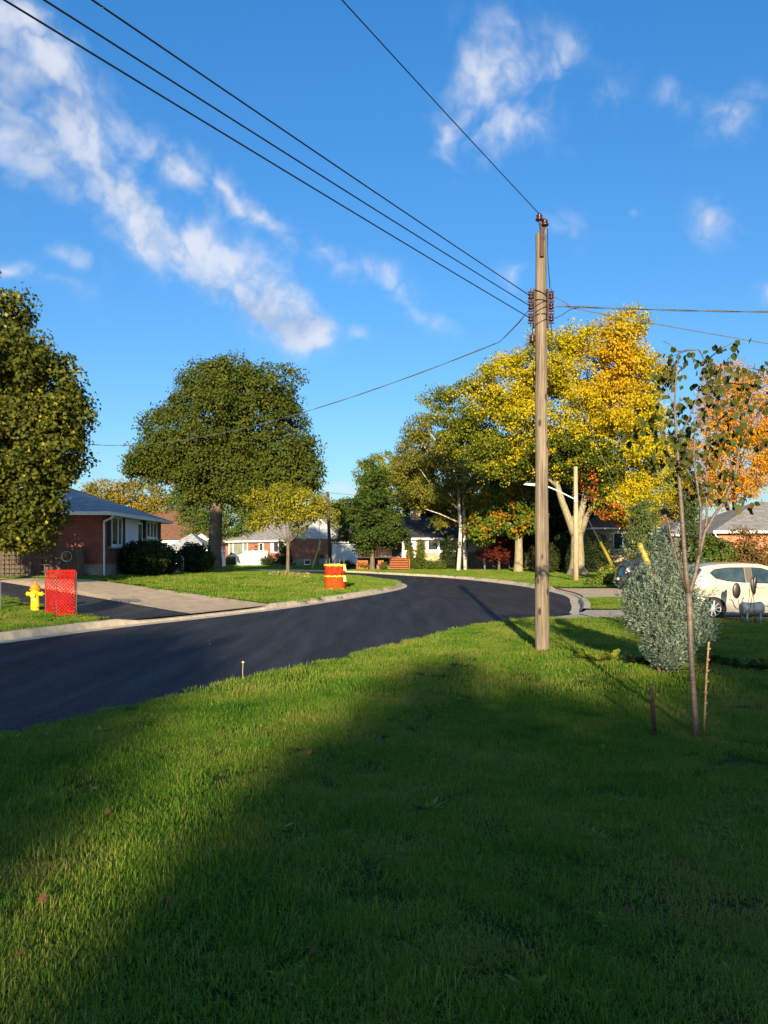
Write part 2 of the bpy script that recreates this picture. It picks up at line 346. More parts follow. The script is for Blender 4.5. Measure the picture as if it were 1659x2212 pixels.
def lawn_mat():
    M = bpy.data.materials.new('lawn_soil'); M.use_nodes = True; nt = M.node_tree; N = nt.nodes.new; L = nt.links.new
    p = nt.nodes['Principled BSDF']; p.inputs['Roughness'].default_value = .95; p.inputs['Specular IOR Level'].default_value = .1
    g = N('ShaderNodeNewGeometry'); n = N('ShaderNodeTexNoise'); n.inputs['Scale'].default_value = 1.2; n.inputs['Detail'].default_value = 9; n.inputs['Roughness'].default_value = .7; L(g.outputs['Position'], n.inputs['Vector'])
    r = N('ShaderNodeValToRGB'); L(n.outputs['Fac'], r.inputs[0]); e = r.color_ramp.elements
    e[0].position = .3; e[0].color = (.02,.035,.008,1); e[1].position = .7; e[1].color = (.045,.075,.012,1)
    L(r.outputs[0], p.inputs['Base Color'])
    n2 = N('ShaderNodeTexNoise'); n2.inputs['Scale'].default_value = 55; n2.inputs['Detail'].default_value = 5; L(g.outputs['Position'], n2.inputs['Vector'])
    b = N('ShaderNodeBump'); b.inputs['Strength'].default_value = 1; b.inputs['Distance'].default_value = .06; L(n2.outputs['Fac'], b.inputs['Height']); L(b.outputs[0], p.inputs['Normal'])
    return M
LAWN = lawn_mat()
def asphalt(name, c, spark):
    M = bpy.data.materials.new(name); M.use_nodes = True; nt = M.node_tree; N = nt.nodes.new; L = nt.links.new
    p = nt.nodes['Principled BSDF']; p.inputs['Specular IOR Level'].default_value = .18
    g = N('ShaderNodeNewGeometry')
    mp = N('ShaderNodeMapping'); L(g.outputs['Position'], mp.inputs[0]); mp.inputs[2].default_value = (0,0,R_(26)); mp.inputs[3].default_value = (1.6,.16,1)
    n = N('ShaderNodeTexNoise'); n.inputs['Scale'].default_value = 1.5; n.inputs['Detail'].default_value = 8; n.inputs['Roughness'].default_value = .62; L(mp.outputs[0], n.inputs['Vector'])
    r = N('ShaderNodeValToRGB'); L(n.outputs['Fac'], r.inputs[0]); e = r.color_ramp.elements
    e[0].position = .35; e[0].color = (*[x*.6 for x in c],1); e[1].position = .76; e[1].color = (*[x*1.6 for x in c],1)
    v = N('ShaderNodeTexVoronoi'); v.inputs['Scale'].default_value = 60; L(g.outputs['Position'], v.inputs['Vector'])
    n3 = N('ShaderNodeTexWhiteNoise'); L(v.outputs['Position'], n3.inputs['Vector'])
    gt = N('ShaderNodeMath'); gt.operation = 'GREATER_THAN'; L(n3.outputs['Value'], gt.inputs[0]); gt.inputs[1].default_value = 1-spark
    mx = N('ShaderNodeMix'); mx.data_type = 'RGBA'; L(gt.outputs[0], mx.inputs[0]); L(r.outputs[0], mx.inputs[6]); mx.inputs[7].default_value = (.18,.17,.15,1)
    L(mx.outputs[2], p.inputs['Base Color'])
    rr = N('ShaderNodeMapRange'); L(n.outputs['Fac'], rr.inputs[0]); rr.inputs[3].default_value = .85; rr.inputs[4].default_value = .6; L(rr.outputs[0], p.inputs['Roughness'])
    n2 = N('ShaderNodeTexNoise'); n2.inputs['Scale'].default_value = 120; n2.inputs['Detail'].default_value = 3; L(g.outputs['Position'], n2.inputs['Vector'])
    b = N('ShaderNodeBump'); b.inputs['Strength'].default_value = .6; b.inputs['Distance'].default_value = .008; L(n2.outputs['Fac'], b.inputs['Height']); L(b.outputs[0], p.inputs['Normal'])
    return M
ROAD_M = asphalt('fresh_asphalt', (.030,.029,.032), .012); ASPH_M = asphalt('driveway_asphalt', (.04,.038,.036), .03)
# base sheet to the horizon
mb = MB(); mb.add([(-4000,-4000,-.5),(4000,-4000,-.5),(4000,4000,-.5),(-4000,4000,-.5)], [(0,1,2,3)])
o = mb.build('ground', LAWN); o['kind'] = 'structure'
patch('road', P_road, lambda x, y: np.full(np.shape(x), ROADZ), ROAD_M, 3.0)
patch('lawn_hydrant', P_hyd, H_left, LAWN, 1.2); patch('driveway_asphalt', P_asph, lambda x, y: H_left(x, y)-.02, ASPH_M, .8)
patch('driveway_concrete', P_conc, lambda x, y: H_left(x, y)-.015, CONC, .8); patch('lawn_corner', P_island, H_left, LAWN, 1.2)
patch('lawn_foreground', P_near, H_near, LAWN, .6)
patch('driveway_right', P_drive1, lambda x, y: np.full(np.shape(x), -.02), CONC_OLD, 1.5); patch('lawn_strip', P_strip, lambda x, y: np.full(np.shape(x), .0), LAWN, 1.2)
patch('driveway_far', P_drive2, lambda x, y: np.full(np.shape(x), -.01), CONC, 1.5); patch('lawn_far', P_far, H_far, LAWN, 4.0)
# skirt of the near lawn down to the road, kerbs and gutters
def sweep(name, P, prof, m, zf):
    mb = MB(); rows = []
    for i, p in enumerate(P):
        a = Vector(P[max(i-1,0)]); b = Vector(P[min(i+1,len(P)-1)]); t = (b-a).normalized(); n = Vector((t.y,-t.x))
        rows.append([(p[0]+n.x*u, p[1]+n.y*u, zf(i, p, w)) for u, w in prof])
    k = len(prof); vs = [q for r in rows for q in r]
    mb.add(vs, [(i*k+j, (i+1)*k+j, (i+1)*k+j+1, i*k+j+1) for i in range(len(P)-1) for j in range(k-1)], False)
    o = mb.build(name, m); o['kind'] = 'structure'; return o
# the road lies on the right of INNER (walking away) and on the left of OUTER / NEAR
KERB = mat('kerb_concrete', (.54,.44,.31), rough=.9, var=.25, scale=3, bump=.3, bscale=40)
def kz_in(i, p, w):
    if w < 0: return ROADZ-.05
    d = max(0.0, min(1.0, min(abs(i-iA0), abs(i-iC1))/1.2)) if iA0 <= i <= iC1 else 0.0
    top = .025*(1-d) + (-.075)*d
    z = ROADZ + .004 + (top-ROADZ)*w
    return z
PR = [(-.10,-1),(-.10,.97),(-.07,1.0),(.08,1.0),(.12,.88),(.16,.1),(.20,.02),(.50,.0),(.50,-1)]
sweep('kerb_corner', INNER, PR, KERB, kz_in)
def kz_out(i, p, w):
    if w < 0: return ROADZ-.05
    d = 1.0 if (iO <= i <= iO2) else 0.0
    top = .025*(1-d) + (-.06)*d
    return ROADZ+.004+(top-ROADZ)*w
sweep('kerb_far', OUTER, [(-u, w) for u, w in PR], KERB, kz_out)
sweep('kerb_foreground', NEAR+[(5.4,21.4)]+OUTER[:1], [(.06,-1),(.06,.55),(-.05,.6),(-.12,.05),(-.4,.0),(-.4,-1)], KERB, kz_out)
# kerb joints are drawn by the concrete noise; driveway aprons beyond the far kerb
for a, b, w, dp in (((6.75,51.7),(5.1,57.4),0,7),((-1.2,71.2),(-4.3,76.4),0,9)):
    a = Vector(a); b = Vector(b); t = (b-a).normalized(); n = Vector((-t.y,t.x)); n = n if n.y > 0 else -n
    mb = MB(); q = [a+n*.12-t*.6, b+n*.12+t*.6, b+n*dp, a+n*dp]
    vs = []; 
    for i in range(9):
        s = i/8; l = q[0].lerp(q[3], s); r = q[1].lerp(q[2], s)
        for p in (l, r): vs.append((p.x, p.y, float(H_far(np.array([p.x]), np.array([p.y]))[0])+.03))
    mb.add(vs, [(2*i,2*i+1,2*i+3,2*i+2) for i in range(8)]); o = mb.build('driveway_apron', CONC); o['kind'] = 'structure'
P_aprons = []
# ------------------------------------------------------------------ grass
def grass_mat():
    M = bpy.data.materials.new('grass_blades'); M.use_nodes = True; nt = M.node_tree; N = nt.nodes.new; L = nt.links.new
    nt.nodes.remove(nt.nodes['Principled BSDF']); out = nt.nodes['Material Output']
    g = N('ShaderNodeNewGeometry'); n = N('ShaderNodeTexNoise'); n.inputs['Scale'].default_value = .9; n.inputs['Detail'].default_value = 7; n.inputs['Roughness'].default_value = .65; L(g.outputs['Position'], n.inputs['Vector'])
    a = N('ShaderNodeAttribute'); a.attribute_name = 'tone'
    s = N('ShaderNodeMath'); s.operation = 'MULTIPLY_ADD'; L(a.outputs['Fac'], s.inputs[0]); s.inputs[1].default_value = .42; n4 = N('ShaderNodeTexNoise'); n4.inputs['Scale'].default_value = .28; n4.inputs['Detail'].default_value = 3; L(g.outputs['Position'], n4.inputs['Vector']); s4 = N('ShaderNodeMath'); s4.operation = 'MULTIPLY_ADD'; L(n4.outputs['Fac'], s4.inputs[0]); s4.inputs[1].default_value = .5; s4.inputs[2].default_value = -.25; s5 = N('ShaderNodeMath'); s5.operation = 'ADD'; L(n.outputs['Fac'], s5.inputs[0]); L(s4.outputs[0], s5.inputs[1]); L(s5.outputs[0], s.inputs[2])
    r = N('ShaderNodeValToRGB'); L(s.outputs[0], r.inputs[0]); e = r.color_ramp.elements
    e[0].position = .42; e[0].color = (.026,.098,.008,1); e[1].position = 1.0; e[1].color = (.32,.27,.07,1)
    for q, c in ((.58,(.078,.195,.010,1)),(.76,(.155,.245,.020,1))):
        k = e.new(q); k.color = c
    d = N('ShaderNodeBsdfPrincipled'); d.inputs['Roughness'].default_value = .55; d.inputs['Specular IOR Level'].default_value = .14; L(r.outputs[0], d.inputs['Base Color'])
    t = N('ShaderNodeBsdfTranslucent'); L(r.outputs[0], t.inputs[0])
    mx = N('ShaderNodeMixShader'); mx.inputs[0].default_value = .36; L(d.outputs[0], mx.inputs[1]); L(t.outputs[0], mx.inputs[2]); L(mx.outputs[0], out.inputs[0])
    return M
GRASS = grass_mat()
def clump(name, n, rad, h0, h1, w, lean, seed, broad=False):
    r = np.random.default_rng(seed); vs = []; fs = []; tone = []
    for i in range(n):
        a = r.uniform(0, 6.283); q = rad*math.sqrt(r.uniform())
        x, y = q*math.cos(a), q*math.sin(a)
        if broad: x *= .15; y *= .15
        d = r.uniform(0, 6.283) if not broad else a; l = abs(r.normal(0, lean))+ (.5 if broad else 0.05); h = r.uniform(h0, h1)
        fx, fy = math.cos(d), math.sin(d); px, py = -fy*w/2*r.uniform(.7,1.3), fx*w/2*r.uniform(.7,1.3)
        tn = float(np.clip(r.normal(.5,.22), 0, 1)); 
        if r.uniform() < .06: tn = 1.2
        o = len(vs); prof = ((0,1,0),(.55,.95,.35),(1,.0,1)) if not broad else ((0,.3,0),(.4,1.,.3),(.75,.9,.7),(1,.1,1.1))
        for (t, ww, le) in prof:
            bx, by, bz = x+fx*h*l*le, y+fy*h*l*le, h*t*(1-.35*l*le if not broad else .5)
            vs.append((bx-px*ww, by-py*ww, bz)); vs.append((bx+px*ww, by+py*ww, bz+.0)); tone += [tn, tn]
        for k in range(len(prof)-1): fs.append((o+2*k, o+2*k+1, o+2*k+3, o+2*k+2))
    me = bpy.data.meshes.new(name); me.from_pydata(vs, [], fs); me.materials.append(GRASS)
    at = me.attributes.new('tone', 'FLOAT', 'POINT'); at.data.foreach_set('value', tone)
    return bpy.data.objects.new(name, me)
def scatter(name, label, clumps, pts, sc, Z):
    n = len(pts)
    me = bpy.data.meshes.new(name); me.vertices.add(n)
    co = np.zeros((n, 3)); co[:, :2] = pts; co[:, 2] = Z; me.vertices.foreach_set('co', co.ravel())
    rot = np.zeros((n, 3)); rot[:, 2] = rng.uniform(0, 6.283, n); rot[:, 0] = rng.normal(0, .06, n)
    me.attributes.new('rot', 'FLOAT_VECTOR', 'POINT').data.foreach_set('vector', rot.ravel())
    me.attributes.new('scl', 'FLOAT', 'POINT').data.foreach_set('value', sc)
    pr = np.array([c[1] for c in clumps]); kd = rng.choice(len(clumps), n, p=pr/pr.sum())
    me.attributes.new('kd', 'INT', 'POINT').data.foreach_set('value', kd.astype(np.int32))
    o = bpy.data.objects.new(name, me); COL.objects.link(o); tag(o, label, 'grass', None, 'stuff')
    c = bpy.data.collections.new(name+'_source')
    for i, (ob, _) in enumerate(clumps): ob.name = f'{name}_source_{i:02d}'; c.objects.link(ob)
    ng = bpy.data.node_groups.new(name, 'GeometryNodeTree'); N = ng.nodes.new; L = ng.links.new
    ng.interface.new_socket('Geometry', in_out='INPUT', socket_type='NodeSocketGeometry'); ng.interface.new_socket('Geometry', in_out='OUTPUT', socket_type='NodeSocketGeometry')
    gi = N('NodeGroupInput'); go = N('NodeGroupOutput')
    ci = N('GeometryNodeCollectionInfo'); ci.inputs['Collection'].default_value = c; ci.inputs['Separate Children'].default_value = True; ci.inputs['Reset Children'].default_value = True
    ip = N('GeometryNodeInstanceOnPoints'); ip.inputs['Pick Instance'].default_value = True
    L(gi.outputs[0], ip.inputs['Points']); L(ci.outputs[0], ip.inputs['Instance'])
    def attr(nm, t):
        a = N('GeometryNodeInputNamedAttribute'); a.data_type = t; a.inputs['Name'].default_value = nm
        return next(s for s in a.outputs if s.enabled)
    L(attr('kd', 'INT'), ip.inputs['Instance Index']); 
    e2r = N('FunctionNodeEulerToRotation'); L(attr('rot', 'FLOAT_VECTOR'), e2r.inputs[0]); L(e2r.outputs[0], ip.inputs['Rotation'])
    L(attr('scl', 'FLOAT'), ip.inputs['Scale']); L(ip.outputs[0], go.inputs[0])
    md = o.modifiers.new('scatter', 'NODES'); md.node_group = ng
    return o
def sample(poly, y0, y1, dens, edge, Hf, margin=1.6, sink=.0, xmax=1e9):
    wmax = .56*y1+margin; n = int(2*wmax*(y1-y0)*dens)
    X = rng.uniform(-wmax, wmax, n); Y = rng.uniform(y0, y1, n)
    ok = (np.abs(X) < .53*Y+margin) & inpoly(X, Y, poly) & (X < xmax); X = X[ok]; Y = Y[ok]
    ok = dist_line(X, Y, poly+[poly[0]]) > edge; X = X[ok]; Y = Y[ok]
    return np.stack([X, Y], 1), Hf(X, Y)-sink
fine = [(clump('g', 300, .16, .02, .048, .0027, .8, 1), .34), (clump('g', 300, .16, .018, .044, .0028, 1.1, 2), .3), (clump('g', 220, .15, .025, .062, .0028, .8, 3), .2),
        (clump('g', 110, .14, .04, .10, .0036, .8, 4), .03), (clump('g', 16, .2, .028, .06, .024, .5, 5, True), .02), (clump('g', 160, .15, .02, .05, .0042, .9, 6), .12)]
p1, z1 = sample(P_near, 2.0, 9.0, 78, .0, H_near)
scatter('lawn_grass', 'shaded and sunlit lawn grass with broadleaf weeds in the foreground', fine, p1, rng.uniform(.75, 1.2, len(p1))*(1+.2*np.sin(p1[:,0]*1.7)*np.sin(p1[:,1]*1.3)), z1)
mid = [(clump('h', 150, .2, .03, .065, .006, .65, 11), .5), (clump('h', 150, .2, .025, .06, .006, .9, 12), .4), (clump('h', 100, .2, .04, .09, .006, .7, 13), .1)]
p2, z2 = sample(P_near, 9.0, 20.0, 34, .02, H_near)
p3, z3 = sample(P_hyd, 12, 30, 22, .08, H_left, 0.8); p4, z4 = sample(P_strip, 22, 31, 16, .1, lambda x, y: np.zeros(len(x)), 1)
ps = np.concatenate([p2, p3, p4]); zs = np.concatenate([z2, z3, z4])
scatter('verge_grass', 'lawn grass farther out along the road edge', mid, ps, rng.uniform(.8, 1.2, len(ps)), zs)
coarse = [(clump('k', 150, .42, .05, .10, .018, .5, 21), .5), (clump('k', 150, .42, .045, .09, .02, .7, 22), .5)]
p5, z5 = sample(P_island, 24, 76, 7, .1, H_left, 2); p6, z6 = sample(P_far, 38, 112, 4.5, .15, H_far, 3)
ps = np.concatenate([p5, p6]); zs = np.concatenate([z5, z6])
scatter('corner_grass', 'sunlit mown grass of the corner lot and the far front lawns', coarse, ps, rng.uniform(.85, 1.2, len(ps)), zs)
# ------------------------------------------------------------------ trees
TPL = {
 'rhomb': (np.array([(0,0,0),(.36,.42,.10),(0,1,0),(-.36,.42,.10)]), [(0,1,2),(0,2,3)]),
 'oval': (np.array([(0,0,0),(.3,.2,.06),(.42,.55,.09),(0,1,-.05),(-.42,.55,.09),(-.3,.2,.06)]), [(0,1,2,3),(0,3,4,5)]),
 'maple': (np.array([(0,0,0),(.32,-.02,.03),(.22,.2,.02),(.62,.34,.05),(.34,.46,.02),(.40,.68,.0),(.16,.62,0),(0,1.05,-.06),(-.16,.62,0),(-.40,.68,0),(-.34,.46,.02),(-.62,.34,.05),(-.22,.2,.02),(-.32,-.02,.03)]),
           [(0,1,2,12,13),(2,3,4,10,11,12),(4,5,6,8,9,10),(6,7,8)]),
 'scale': (np.array([(0,0,0),(.17,.4,.05),(0,1,0),(-.17,.4,.05)]), [(0,1,2),(0,2,3)]),
 'needle': (np.array([(-.07,0,0),(.07,0,0),(.05,1,0),(-.05,1,0)]), [(0,1,2,3)]),
}
def leaves(name, pos, axis, nor, size, cols, tpl, parent, m=None):
    T, Fs = TPL[tpl]; n = len(pos); k = len(T)
    ax = axis/np.linalg.norm(axis, axis=1, keepdims=True)
    s = np.cross(nor, ax); s /= np.linalg.norm(s, axis=1, keepdims=True)+1e-9
    nn = np.cross(ax, s)
    V = pos[:,None,:] + size[:,None,None]*(T[None,:,0,None]*s[:,None,:]+T[None,:,1,None]*ax[:,None,:]+T[None,:,2,None]*nn[:,None,:])
    V = V.reshape(-1, 3)
    tot = np.array([len(f) for f in Fs]); flat = np.concatenate([np.array(f) for f in Fs])
    loops = (flat[None,:] + (np.arange(n)*k)[:,None]).ravel(); lt = np.tile(tot, n); ls = np.concatenate([[0], np.cumsum(lt)[:-1]])
    me = bpy.data.meshes.new(name); me.vertices.add(len(V)); me.loops.add(len(loops)); me.polygons.add(len(lt))
    me.vertices.foreach_set('co', V.astype(np.float32).ravel()); me.loops.foreach_set('vertex_index', loops.astype(np.int32))
    me.polygons.foreach_set('loop_start', ls.astype(np.int32)); me.polygons.foreach_set('loop_total', lt.astype(np.int32)); me.update(calc_edges=True)
    C = np.ones((n, k, 4), np.float32); C[:,:,:3] = cols[:,None,:]
    me.attributes.new('col', 'FLOAT_COLOR', 'POINT').data.foreach_set('color', C.ravel())
    me.materials.append(m or LEAF); o = bpy.data.objects.new(name, me); COL.objects.link(o); o.parent = parent; return o
def rdir(n):
    v = rng.normal(size=(n, 3)); return v/np.linalg.norm(v, axis=1, keepdims=True)
def crown(name, blobs, n, size, colf, parent, tpl='rhomb', rc=.7, origin=None, flat=.7, shell=.55, droop=.5, per=60, out=.8, bough=0, core=.72):
    """leaf clusters through ellipsoids (centre, rx, ry, rz); a cluster is a small twig-end spray of leaves"""
    if bough:
        nb = []
        for b in blobs:
            nb.append((b[0], b[1]*core, b[2]*core, b[3]*core))
            for _ in range(bough):
                d = rdir(1)[0]; d[1] = -abs(d[1]) if rng.uniform() < .7 else d[1]; r = rng.uniform(.26, .46); u = rng.uniform(.66, .92)
                nb.append((tuple(np.array(b[0])+d*u*np.array(b[1:4])), b[1]*r, b[2]*r, b[3]*r*.85))
        blobs = nb
    A = np.array([b[1]*b[3]+b[1]*b[2]+b[2]*b[3] for b in blobs]); A = A/A.sum()
    P = []; AX = []; NO = []; CI = []; ncl = 0
    for b, a in zip(blobs, A):
        nc = max(4, int(n*a/per)); d = rdir(nc); u = rng.uniform(shell**3, 1, nc)**(1/3)
        cc = np.array(b[0])[None] + d*u[:,None]*np.array(b[1:4])[None]
        rcc = rc*rng.uniform(.55, 1.35, nc)
        q = rdir(nc*per)*(rng.uniform(.15, 1, nc*per)**(1/2.2))[:,None]; q[:,2] *= flat
        P.append(np.repeat(cc, per, 0)+q*np.repeat(rcc, per)[:,None])
        o = np.repeat(d, per, 0)
        NO.append(o*out+q*.5+rdir(nc*per)*.55+np.array([0,0,.25])); AX.append(rdir(nc*per)*.8+o*.4+np.array([0,0,-droop]))
        CI.append(np.repeat(np.arange(nc)+ncl, per)); ncl += nc
    P = np.concatenate(P); NO = np.concatenate(NO); AX = np.concatenate(AX); CI = np.concatenate(CI)
    cr = rng.uniform(0, 1, ncl)[CI]; lr = rng.uniform(0, 1, len(P))
    cols = colf(P, cr, lr)
    if origin is not None: P = P-np.array(origin)[None]
    return leaves(name, P, AX, NO, size*rng.uniform(.7, 1.25, len(P)), cols, tpl, parent)
def pal(*cs):
    cs = np.array(cs)
    def f(P, cr, lr):
        t = np.clip(.55*cr+.45*lr, 0, .999)*(len(cs)-1); i = t.astype(int); w = (t-i)[:,None]
        c = cs[i]*(1-w)+cs[np.minimum(i+1, len(cs)-1)]*w
        return c*(.82+.36*lr)[:,None]
    return f
def blob(dx, dy, rdx, rdy, Y, depth=None):
    c = pt(dx, dy, Y); k = K/F*Y
    return (tuple(c), rdx*k, (depth if depth is not None else rdx*k*.9), rdy*k)
def limb(mb, p, q, r0, r1, n=5, sag=.15, seg=7):
    p = Vector(p); q = Vector(q); L = (q-p).length; pts = []; rad = []
    j1 = Vector((random.uniform(-1,1), random.uniform(-1,1), random.uniform(0,1)))*L*sag
    for i in range(n+1):
        t = i/n; pts.append(p.lerp(q, t)+j1*math.sin(t*math.pi)+Vector((random.uniform(-1,1), random.uniform(-1,1), random.uniform(-1,1)))*L*.015*(0 < i < n)); rad.append(r0+(r1-r0)*t)
    mb.tube(pts, rad, seg, jit=.06); return pts
def tree(name, label, cat, base, blobs, n, size, colf, trunk_r, fork_z, bark, tpl='rhomb', rc=.7, extra=(), group=None, limbs=None, flare=1.5, lean=(0,0), per=60, limb_r=.36, **kw):
    base = Vector(base); t = empty(name, label, cat, base, 0, group)
    mb = MB(); fk = Vector((lean[0], lean[1], fork_z))
    hs = [0, .04, .12, .3, .6, .85, 1.0]; fl = [flare, flare*.85, 1.15, 1.0, .93, .9, .88]
    mb.tube([fk*h+Vector((random.uniform(-1,1)*.08*trunk_r*(0<h<1), random.uniform(-1,1)*.08*trunk_r*(0<h<1), -.12 if h == 0 else 0)) for h in hs], [trunk_r*f for f in fl], 12, jit=.05)
    for b in blobs:
        c = Vector(b[0])-base
        if limbs is not None and random.random() > limbs: continue
        pts = limb(mb, fk*random.uniform(.86,1.0), c+Vector((0,0,b[3]*.3)), trunk_r*limb_r, trunk_r*.08, 5)
        for _ in range(4):
            d = Vector(rdir(1)[0]); d.z = abs(d.z)*.5
            limb(mb, pts[random.choice((2,3,4))], c+Vector((d.x*b[1], d.y*b[2], d.z*b[3]))*.8, trunk_r*.16, trunk_r*.04, 4, seg=5)
    for pts_, rads in extra: mb.tube([pt(x, y, base.y+d)-base for x, y, d in pts_], rads, 9, jit=.05)
    mb.build('trunk', bark, t)
    crown('crown', blobs, n, size, colf, t, tpl, rc, base, per=per, **kw)
    return t
def at_z(p, dy): return p
# colours
G_DARK = pal((.040,.062,.010),(.062,.088,.012),(.085,.105,.014),(.125,.125,.018))
G_MID = pal((.040,.085,.014),(.065,.115,.018),(.10,.135,.02),(.16,.16,.025))
G_YEL = pal((.09,.12,.015),(.16,.17,.015),(.25,.21,.015),(.34,.25,.02))
YEL = pal((.20,.20,.010),(.34,.31,.010),(.46,.37,.010),(.52,.35,.012))
ORA = pal((.40,.24,.012),(.55,.26,.012),(.58,.19,.012),(.45,.12,.015))
RED = pal((.10,.015,.010),(.16,.03,.012),(.22,.05,.015),(.30,.07,.012))
OLIVE = pal((.065,.085,.015),(.11,.128,.018),(.17,.155,.02),(.25,.19,.02))

# big green maple in the yard of the corner house
mY = 49.0
mY = 54.0; b0 = pt(462, 1231, mY); b0.z = float(H_left(np.array([b0.x]), np.array([b0.y]))[0])
tree('maple_tree', 'huge rounded dark green maple beside the corner house', 'tree', b0,
     [blob(500,880,140,98,mY), blob(425,940,112,98,mY,3.6), blob(580,945,100,100,mY,3.8), blob(350,985,66,52,mY,2.6), blob(470,1010,110,72,mY), blob(600,1030,88,52,mY,3.4), blob(655,1020,46,58,mY,2.2), blob(420,1055,40,40,mY,2), blob(320,1010,42,34,mY,1.8), blob(520,1060,60,45,mY,3)],
     130000, .15, G_DARK, .46, 4.6, BARK, 'oval', rc=.62, flare=1.45, lean=(.25,0), per=46, shell=.72, bough=6, core=.93)
# left maple beyond the hydrant
lY = 27.0
def left_col(P, cr, lr):
    c = pal((.035,.05,.009),(.06,.075,.011),(.10,.11,.014),(.19,.18,.02))(P, cr, lr)
    y = ((cr+lr) > 1.66)[:,None]
    return np.where(y, np.array([.30,.26,.03])[None]*(.7+.5*lr)[:,None], c)
lb = pt(-150, 1262, lY); lb.z = float(H_left(np.array([lb.x]), np.array([lb.y]))[0])
tree('maple_tree', 'tall maple with yellowing leaves at the left edge, before the wooden fence', 'tree', lb,
     [blob(0,710,55,95,lY,2.2), blob(55,800,90,75,lY,2.6), blob(104,850,84,92,lY,2.4), blob(60,950,110,90,lY,2.8), blob(130,960,58,80,lY,2.0), blob(40,1060,70,80,lY,2.3), blob(60,1130,48,62,lY,1.7), blob(-140,900,130,250,lY,3.4), blob(-30,1110,60,70,lY,2.2), blob(80,1060,56,80,lY,2.0), blob(62,1140,50,56,lY,1.6), blob(146,890,46,62,lY,1.8)],
     78000, .125, left_col, .34, 3.4, BARK_DARK, 'maple', rc=.5, per=40, limbs=.9, shell=.75, bough=10)
# small golden tree on the corner lawn
sY = 45.0; sb = pt(622, 1236, sY); sb.z = float(H_left(np.array([sb.x]), np.array([sb.y]))[0])
tree('honey_locust', 'small slender golden green tree on the corner lawn, before the brick house with white steps', 'tree', sb,
     [blob(580,1080,52,22,sY,2.0), blob(655,1082,48,26,sY,1.8), blob(610,1060,40,16,sY,1.6), blob(592,1112,44,20,sY,1.9), blob(680,1105,30,18,sY,1.4), blob(640,1115,40,16,sY,1.5), blob(560,1130,22,14,sY,1.0), blob(650,1143,14,14,sY,.7)],
     9000, .13, pal((.09,.13,.012),(.17,.18,.013),(.27,.24,.015),(.36,.28,.02)), .105, 2.0, BARK, 'rhomb', rc=.45, per=40, flare=1.3)
# conical dark maple by the far corner
cb = gp(804, 1231, H_far); cY = cb.y
tree('maple_tree', 'round dark green tree with a short pale trunk, left of the orange steps', 'tree', cb,
     [blob(806,1060,44,42,cY,3), blob(800,1105,62,44,cY,4), blob(770,1140,46,40,cY,3.4), blob(842,1142,46,40,cY,3.4), blob(805,1155,56,34,cY,4), blob(808,1030,26,30,cY,2)],
     26000, .21, pal((.028,.055,.010),(.045,.08,.013),(.06,.10,.016),(.09,.12,.018)), .24, 2.6, BARK, 'oval', rc=.55, per=40, bough=8)
def btree(label, dx, base_dy, Y, bl, n, size, colf, tr=.3, fz=3.5, bark=BARK_DARK, name='background_tree', group='trees behind the houses', **kw):
    b = pt(dx, base_dy, Y); b.z = .1
    return tree(name, label, 'tree', b, [blob(x, y, a, c, Y, a*K/F*Y*.8) for x, y, a, c in bl], n, size, colf, tr, fz, bark, group=group, **kw)
LG = pal((.09,.13,.02),(.14,.18,.025),(.20,.21,.03),(.28,.25,.03))
btree('light green tree rising behind the round dark tree, topmost there', 840, 1215, 112, [(835,1010,52,34),(800,1025,34,34),(870,1050,55,50),(835,1070,60,60)], 16000, .30, LG, rc=1.0)
btree('yellow green tree behind the thin dark utility pole', 735, 1215, 122, [(700,1110,40,45),(740,1105,36,26),(752,1125,30,50),(690,1150,40,40)], 9000, .32, pal((.14,.16,.02),(.2,.2,.022),(.26,.23,.03)), rc=1.0)
btree('wide green and gold tree behind the grey roofed corner house', 290, 1190, 118, [(235,1062,55,28),(300,1070,60,35),(350,1095,45,35),(265,1100,70,40)], 14000, .30, pal((.10,.11,.015),(.18,.16,.018),(.26,.2,.02),(.38,.2,.02)), rc=1.1)
btree('green tree between the brown roof and the big maple', 440, 1205, 105, [(420,1120,36,45),(450,1140,40,45),(400,1085,35,30),(520,1120,60,40)], 12000, .28, G_MID, rc=1.0)
btree('green tree above the roof of the brick house with white steps', 600, 1200, 125, [(560,1110,50,40),(640,1130,60,40)], 8000, .32, G_MID, rc=1.0)
btree('tall dark green tree behind the birch', 1030, 1225, 92, [(1010,985,56,62),(1045,1060,70,80),(960,1090,60,60),(1085,1130,60,70),(935,1120,50,50),(1060,1000,60,60),(1000,1150,60,50),(950,1015,60,60),(905,1075,55,60)], 34000, .34, pal((.022,.036,.010),(.034,.052,.012),(.05,.065,.014)), rc=.9)
btree('dark tree filling the gap left of the near pole', 1140, 1230, 80, [(1120,1030,80,90),(1150,1110,70,90),(1080,1010,60,70),(1200,1020,60,80)], 34000, .32, pal((.018,.03,.008),(.03,.045,.011),(.055,.065,.014)), rc=.9)
btree('dark tree under the golden crown right of the near pole', 1270, 1235, 76, [(1260,1090,90,80),(1330,1120,60,60),(1200,1110,60,80),(1270,1010,70,60)], 30000, .31, pal((.018,.03,.008),(.028,.045,.011),(.05,.06,.014)), rc=.9)
btree('orange tree at the right edge above the pale shingle roof', 1590, 1200, 62, [(1570,850,62,70),(1630,880,60,90),(1540,950,50,70),(1610,990,90,80),(1560,1050,70,40),(1700,940,70,120)], 42000, .16, pal((.42,.26,.012),(.56,.31,.012),(.58,.25,.012),(.50,.17,.014)), name='maple_tree', group=None, rc=.8, tr=.35, fz=4)
